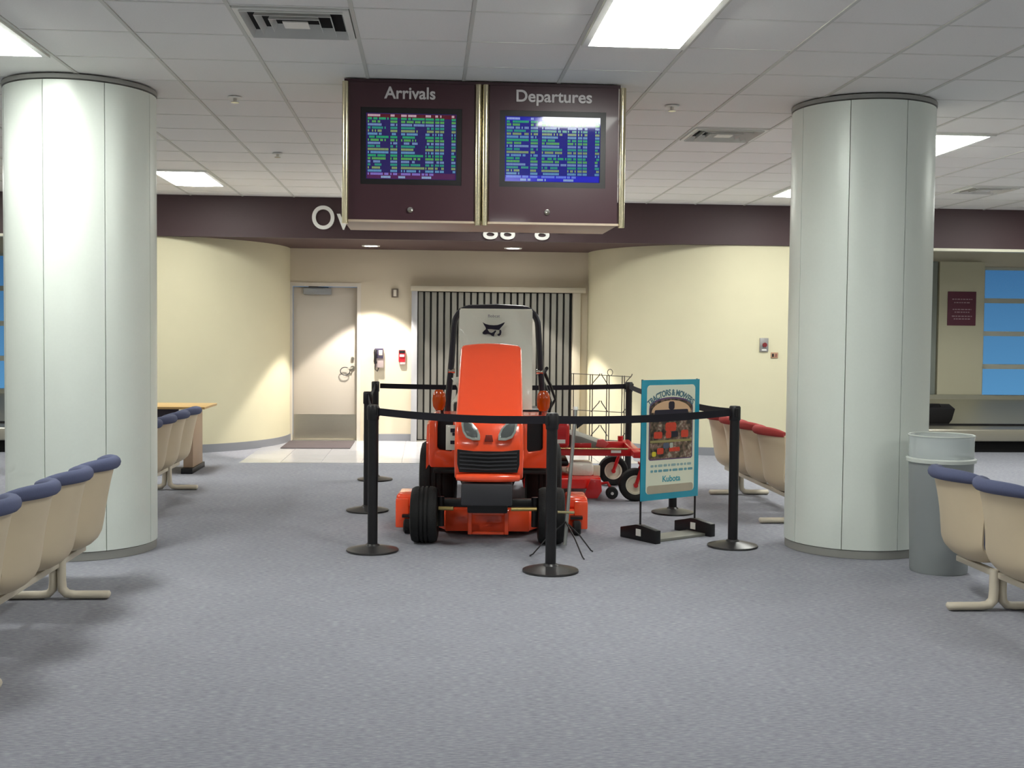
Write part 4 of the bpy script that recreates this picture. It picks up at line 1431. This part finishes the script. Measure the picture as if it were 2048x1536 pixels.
for (x0, x1, z0, z1, m) in ((-0.03, 0.03, 0.945, 1.005, DPRT), (-0.17, 0.17, 0.90, 0.945, DPRT), (-0.175, -0.09, 0.735, 0.785, RPRT), (-0.06, 0.05, 0.785, 0.85, RPRT), (-0.055, 0.0, 0.735, 0.785, RPRT),
                            (0.10, 0.175, 0.735, 0.79, RPRT), (0.0, 0.07, 0.74, 0.783, DPRT), (-aw / 2 + 0.004, aw / 2 - 0.004, 0.705, 0.722, YPRT), (-0.14, -0.075, 0.62, 0.665, RPRT), (-0.02, 0.09, 0.635, 0.665, RPRT),
                            (-0.19, -0.15, 0.605, 0.64, mat('yellow_print', rgb(206, 190, 50), 0.4)), (-0.08, -0.02, 0.66, 0.70, mat('blue_grey_print', rgb(84, 92, 110), 0.4)), (-0.012, 0.02, 0.66, 0.70, mat('pale_print_patch', rgb(178, 182, 170), 0.4))):
    w_, h_ = x1 - x0, z1 - z0
    flat(rrect(w_, h_, min(w_, h_) * 0.28, 3, (x0 + x1) / 2, (z0 + z1) / 2), y3 - 0.0009, m, 'picture_patch', bo)
# arched title
TPRT = mat('slate_title_print', rgb(84, 118, 130), 0.4)
title = 'TRACTORS & MOWERS'
RA = 0.34
cz = 1.105 - RA
full_me = text_mesh(title, 0.058)
tw = max(v.co.x for v in full_me.vertices)
D.meshes.remove(full_me)
SPAN = 78.0
for i, ch in enumerate(title):
    if ch == ' ':
        continue
    me = text_mesh(title[:i + 1], 0.058)
    x_end = max(v.co.x for v in me.vertices)
    D.meshes.remove(me)
    me = text_mesh(ch, 0.062, 0.0004, align='CENTER', bold=0.0022)
    half = (max(v.co.x for v in me.vertices) - min(v.co.x for v in me.vertices)) / 2
    a = R(-SPAN / 2 + SPAN * (x_end - half) / tw)
    me.materials.append(TPRT)
    o = inst('title_letter', me, bo, (RA * math.sin(a), YP - 0.0016, cz + RA * math.cos(a) - 0.055), (0, 0, 0))
    o.scale = (0.82, 1, 1)
    o.rotation_euler = (Matrix.Rotation(a, 4, 'Y') @ Matrix.Rotation(R(90), 4, 'X')).to_euler()
flat(rrect(pw - 0.02, 0.06, 0.02, 3, 0.0, 0.362), YP - 0.0009, mat('warm_grey_print_band', rgb(176, 166, 146), 0.4, noise=0.15, nscale=8), 'print_band', bo)
for (z, w, m) in ((0.535, 0.40, mat('pale_blue_print', rgb(150, 176, 176), 0.5)), (0.497, 0.40, mat('blue_green_print', rgb(110, 160, 172), 0.5))):
    lb = BM()
    x = -w / 2
    while x < w / 2 - 0.01:
        q = random.uniform(0.02, 0.055)
        prism(lb, rrect(q, 0.018, 0.006, 2, x + q / 2, z), 0.0006, T(0, YP - 0.0009, 0) @ XZ)
        x += q + 0.010
    o = obj('print_line', lb, m, bo, smooth=0)
    o['kind'] = 'stuff'
me = text_mesh('Kubota', 0.062, 0.0004, align='CENTER', bold=0.0015)
me.materials.append(mat('teal_logo_print', rgb(70, 160, 176), 0.4))
inst('lettering', me, bo, (0.01, YP - 0.0016, 0.415), FACE)
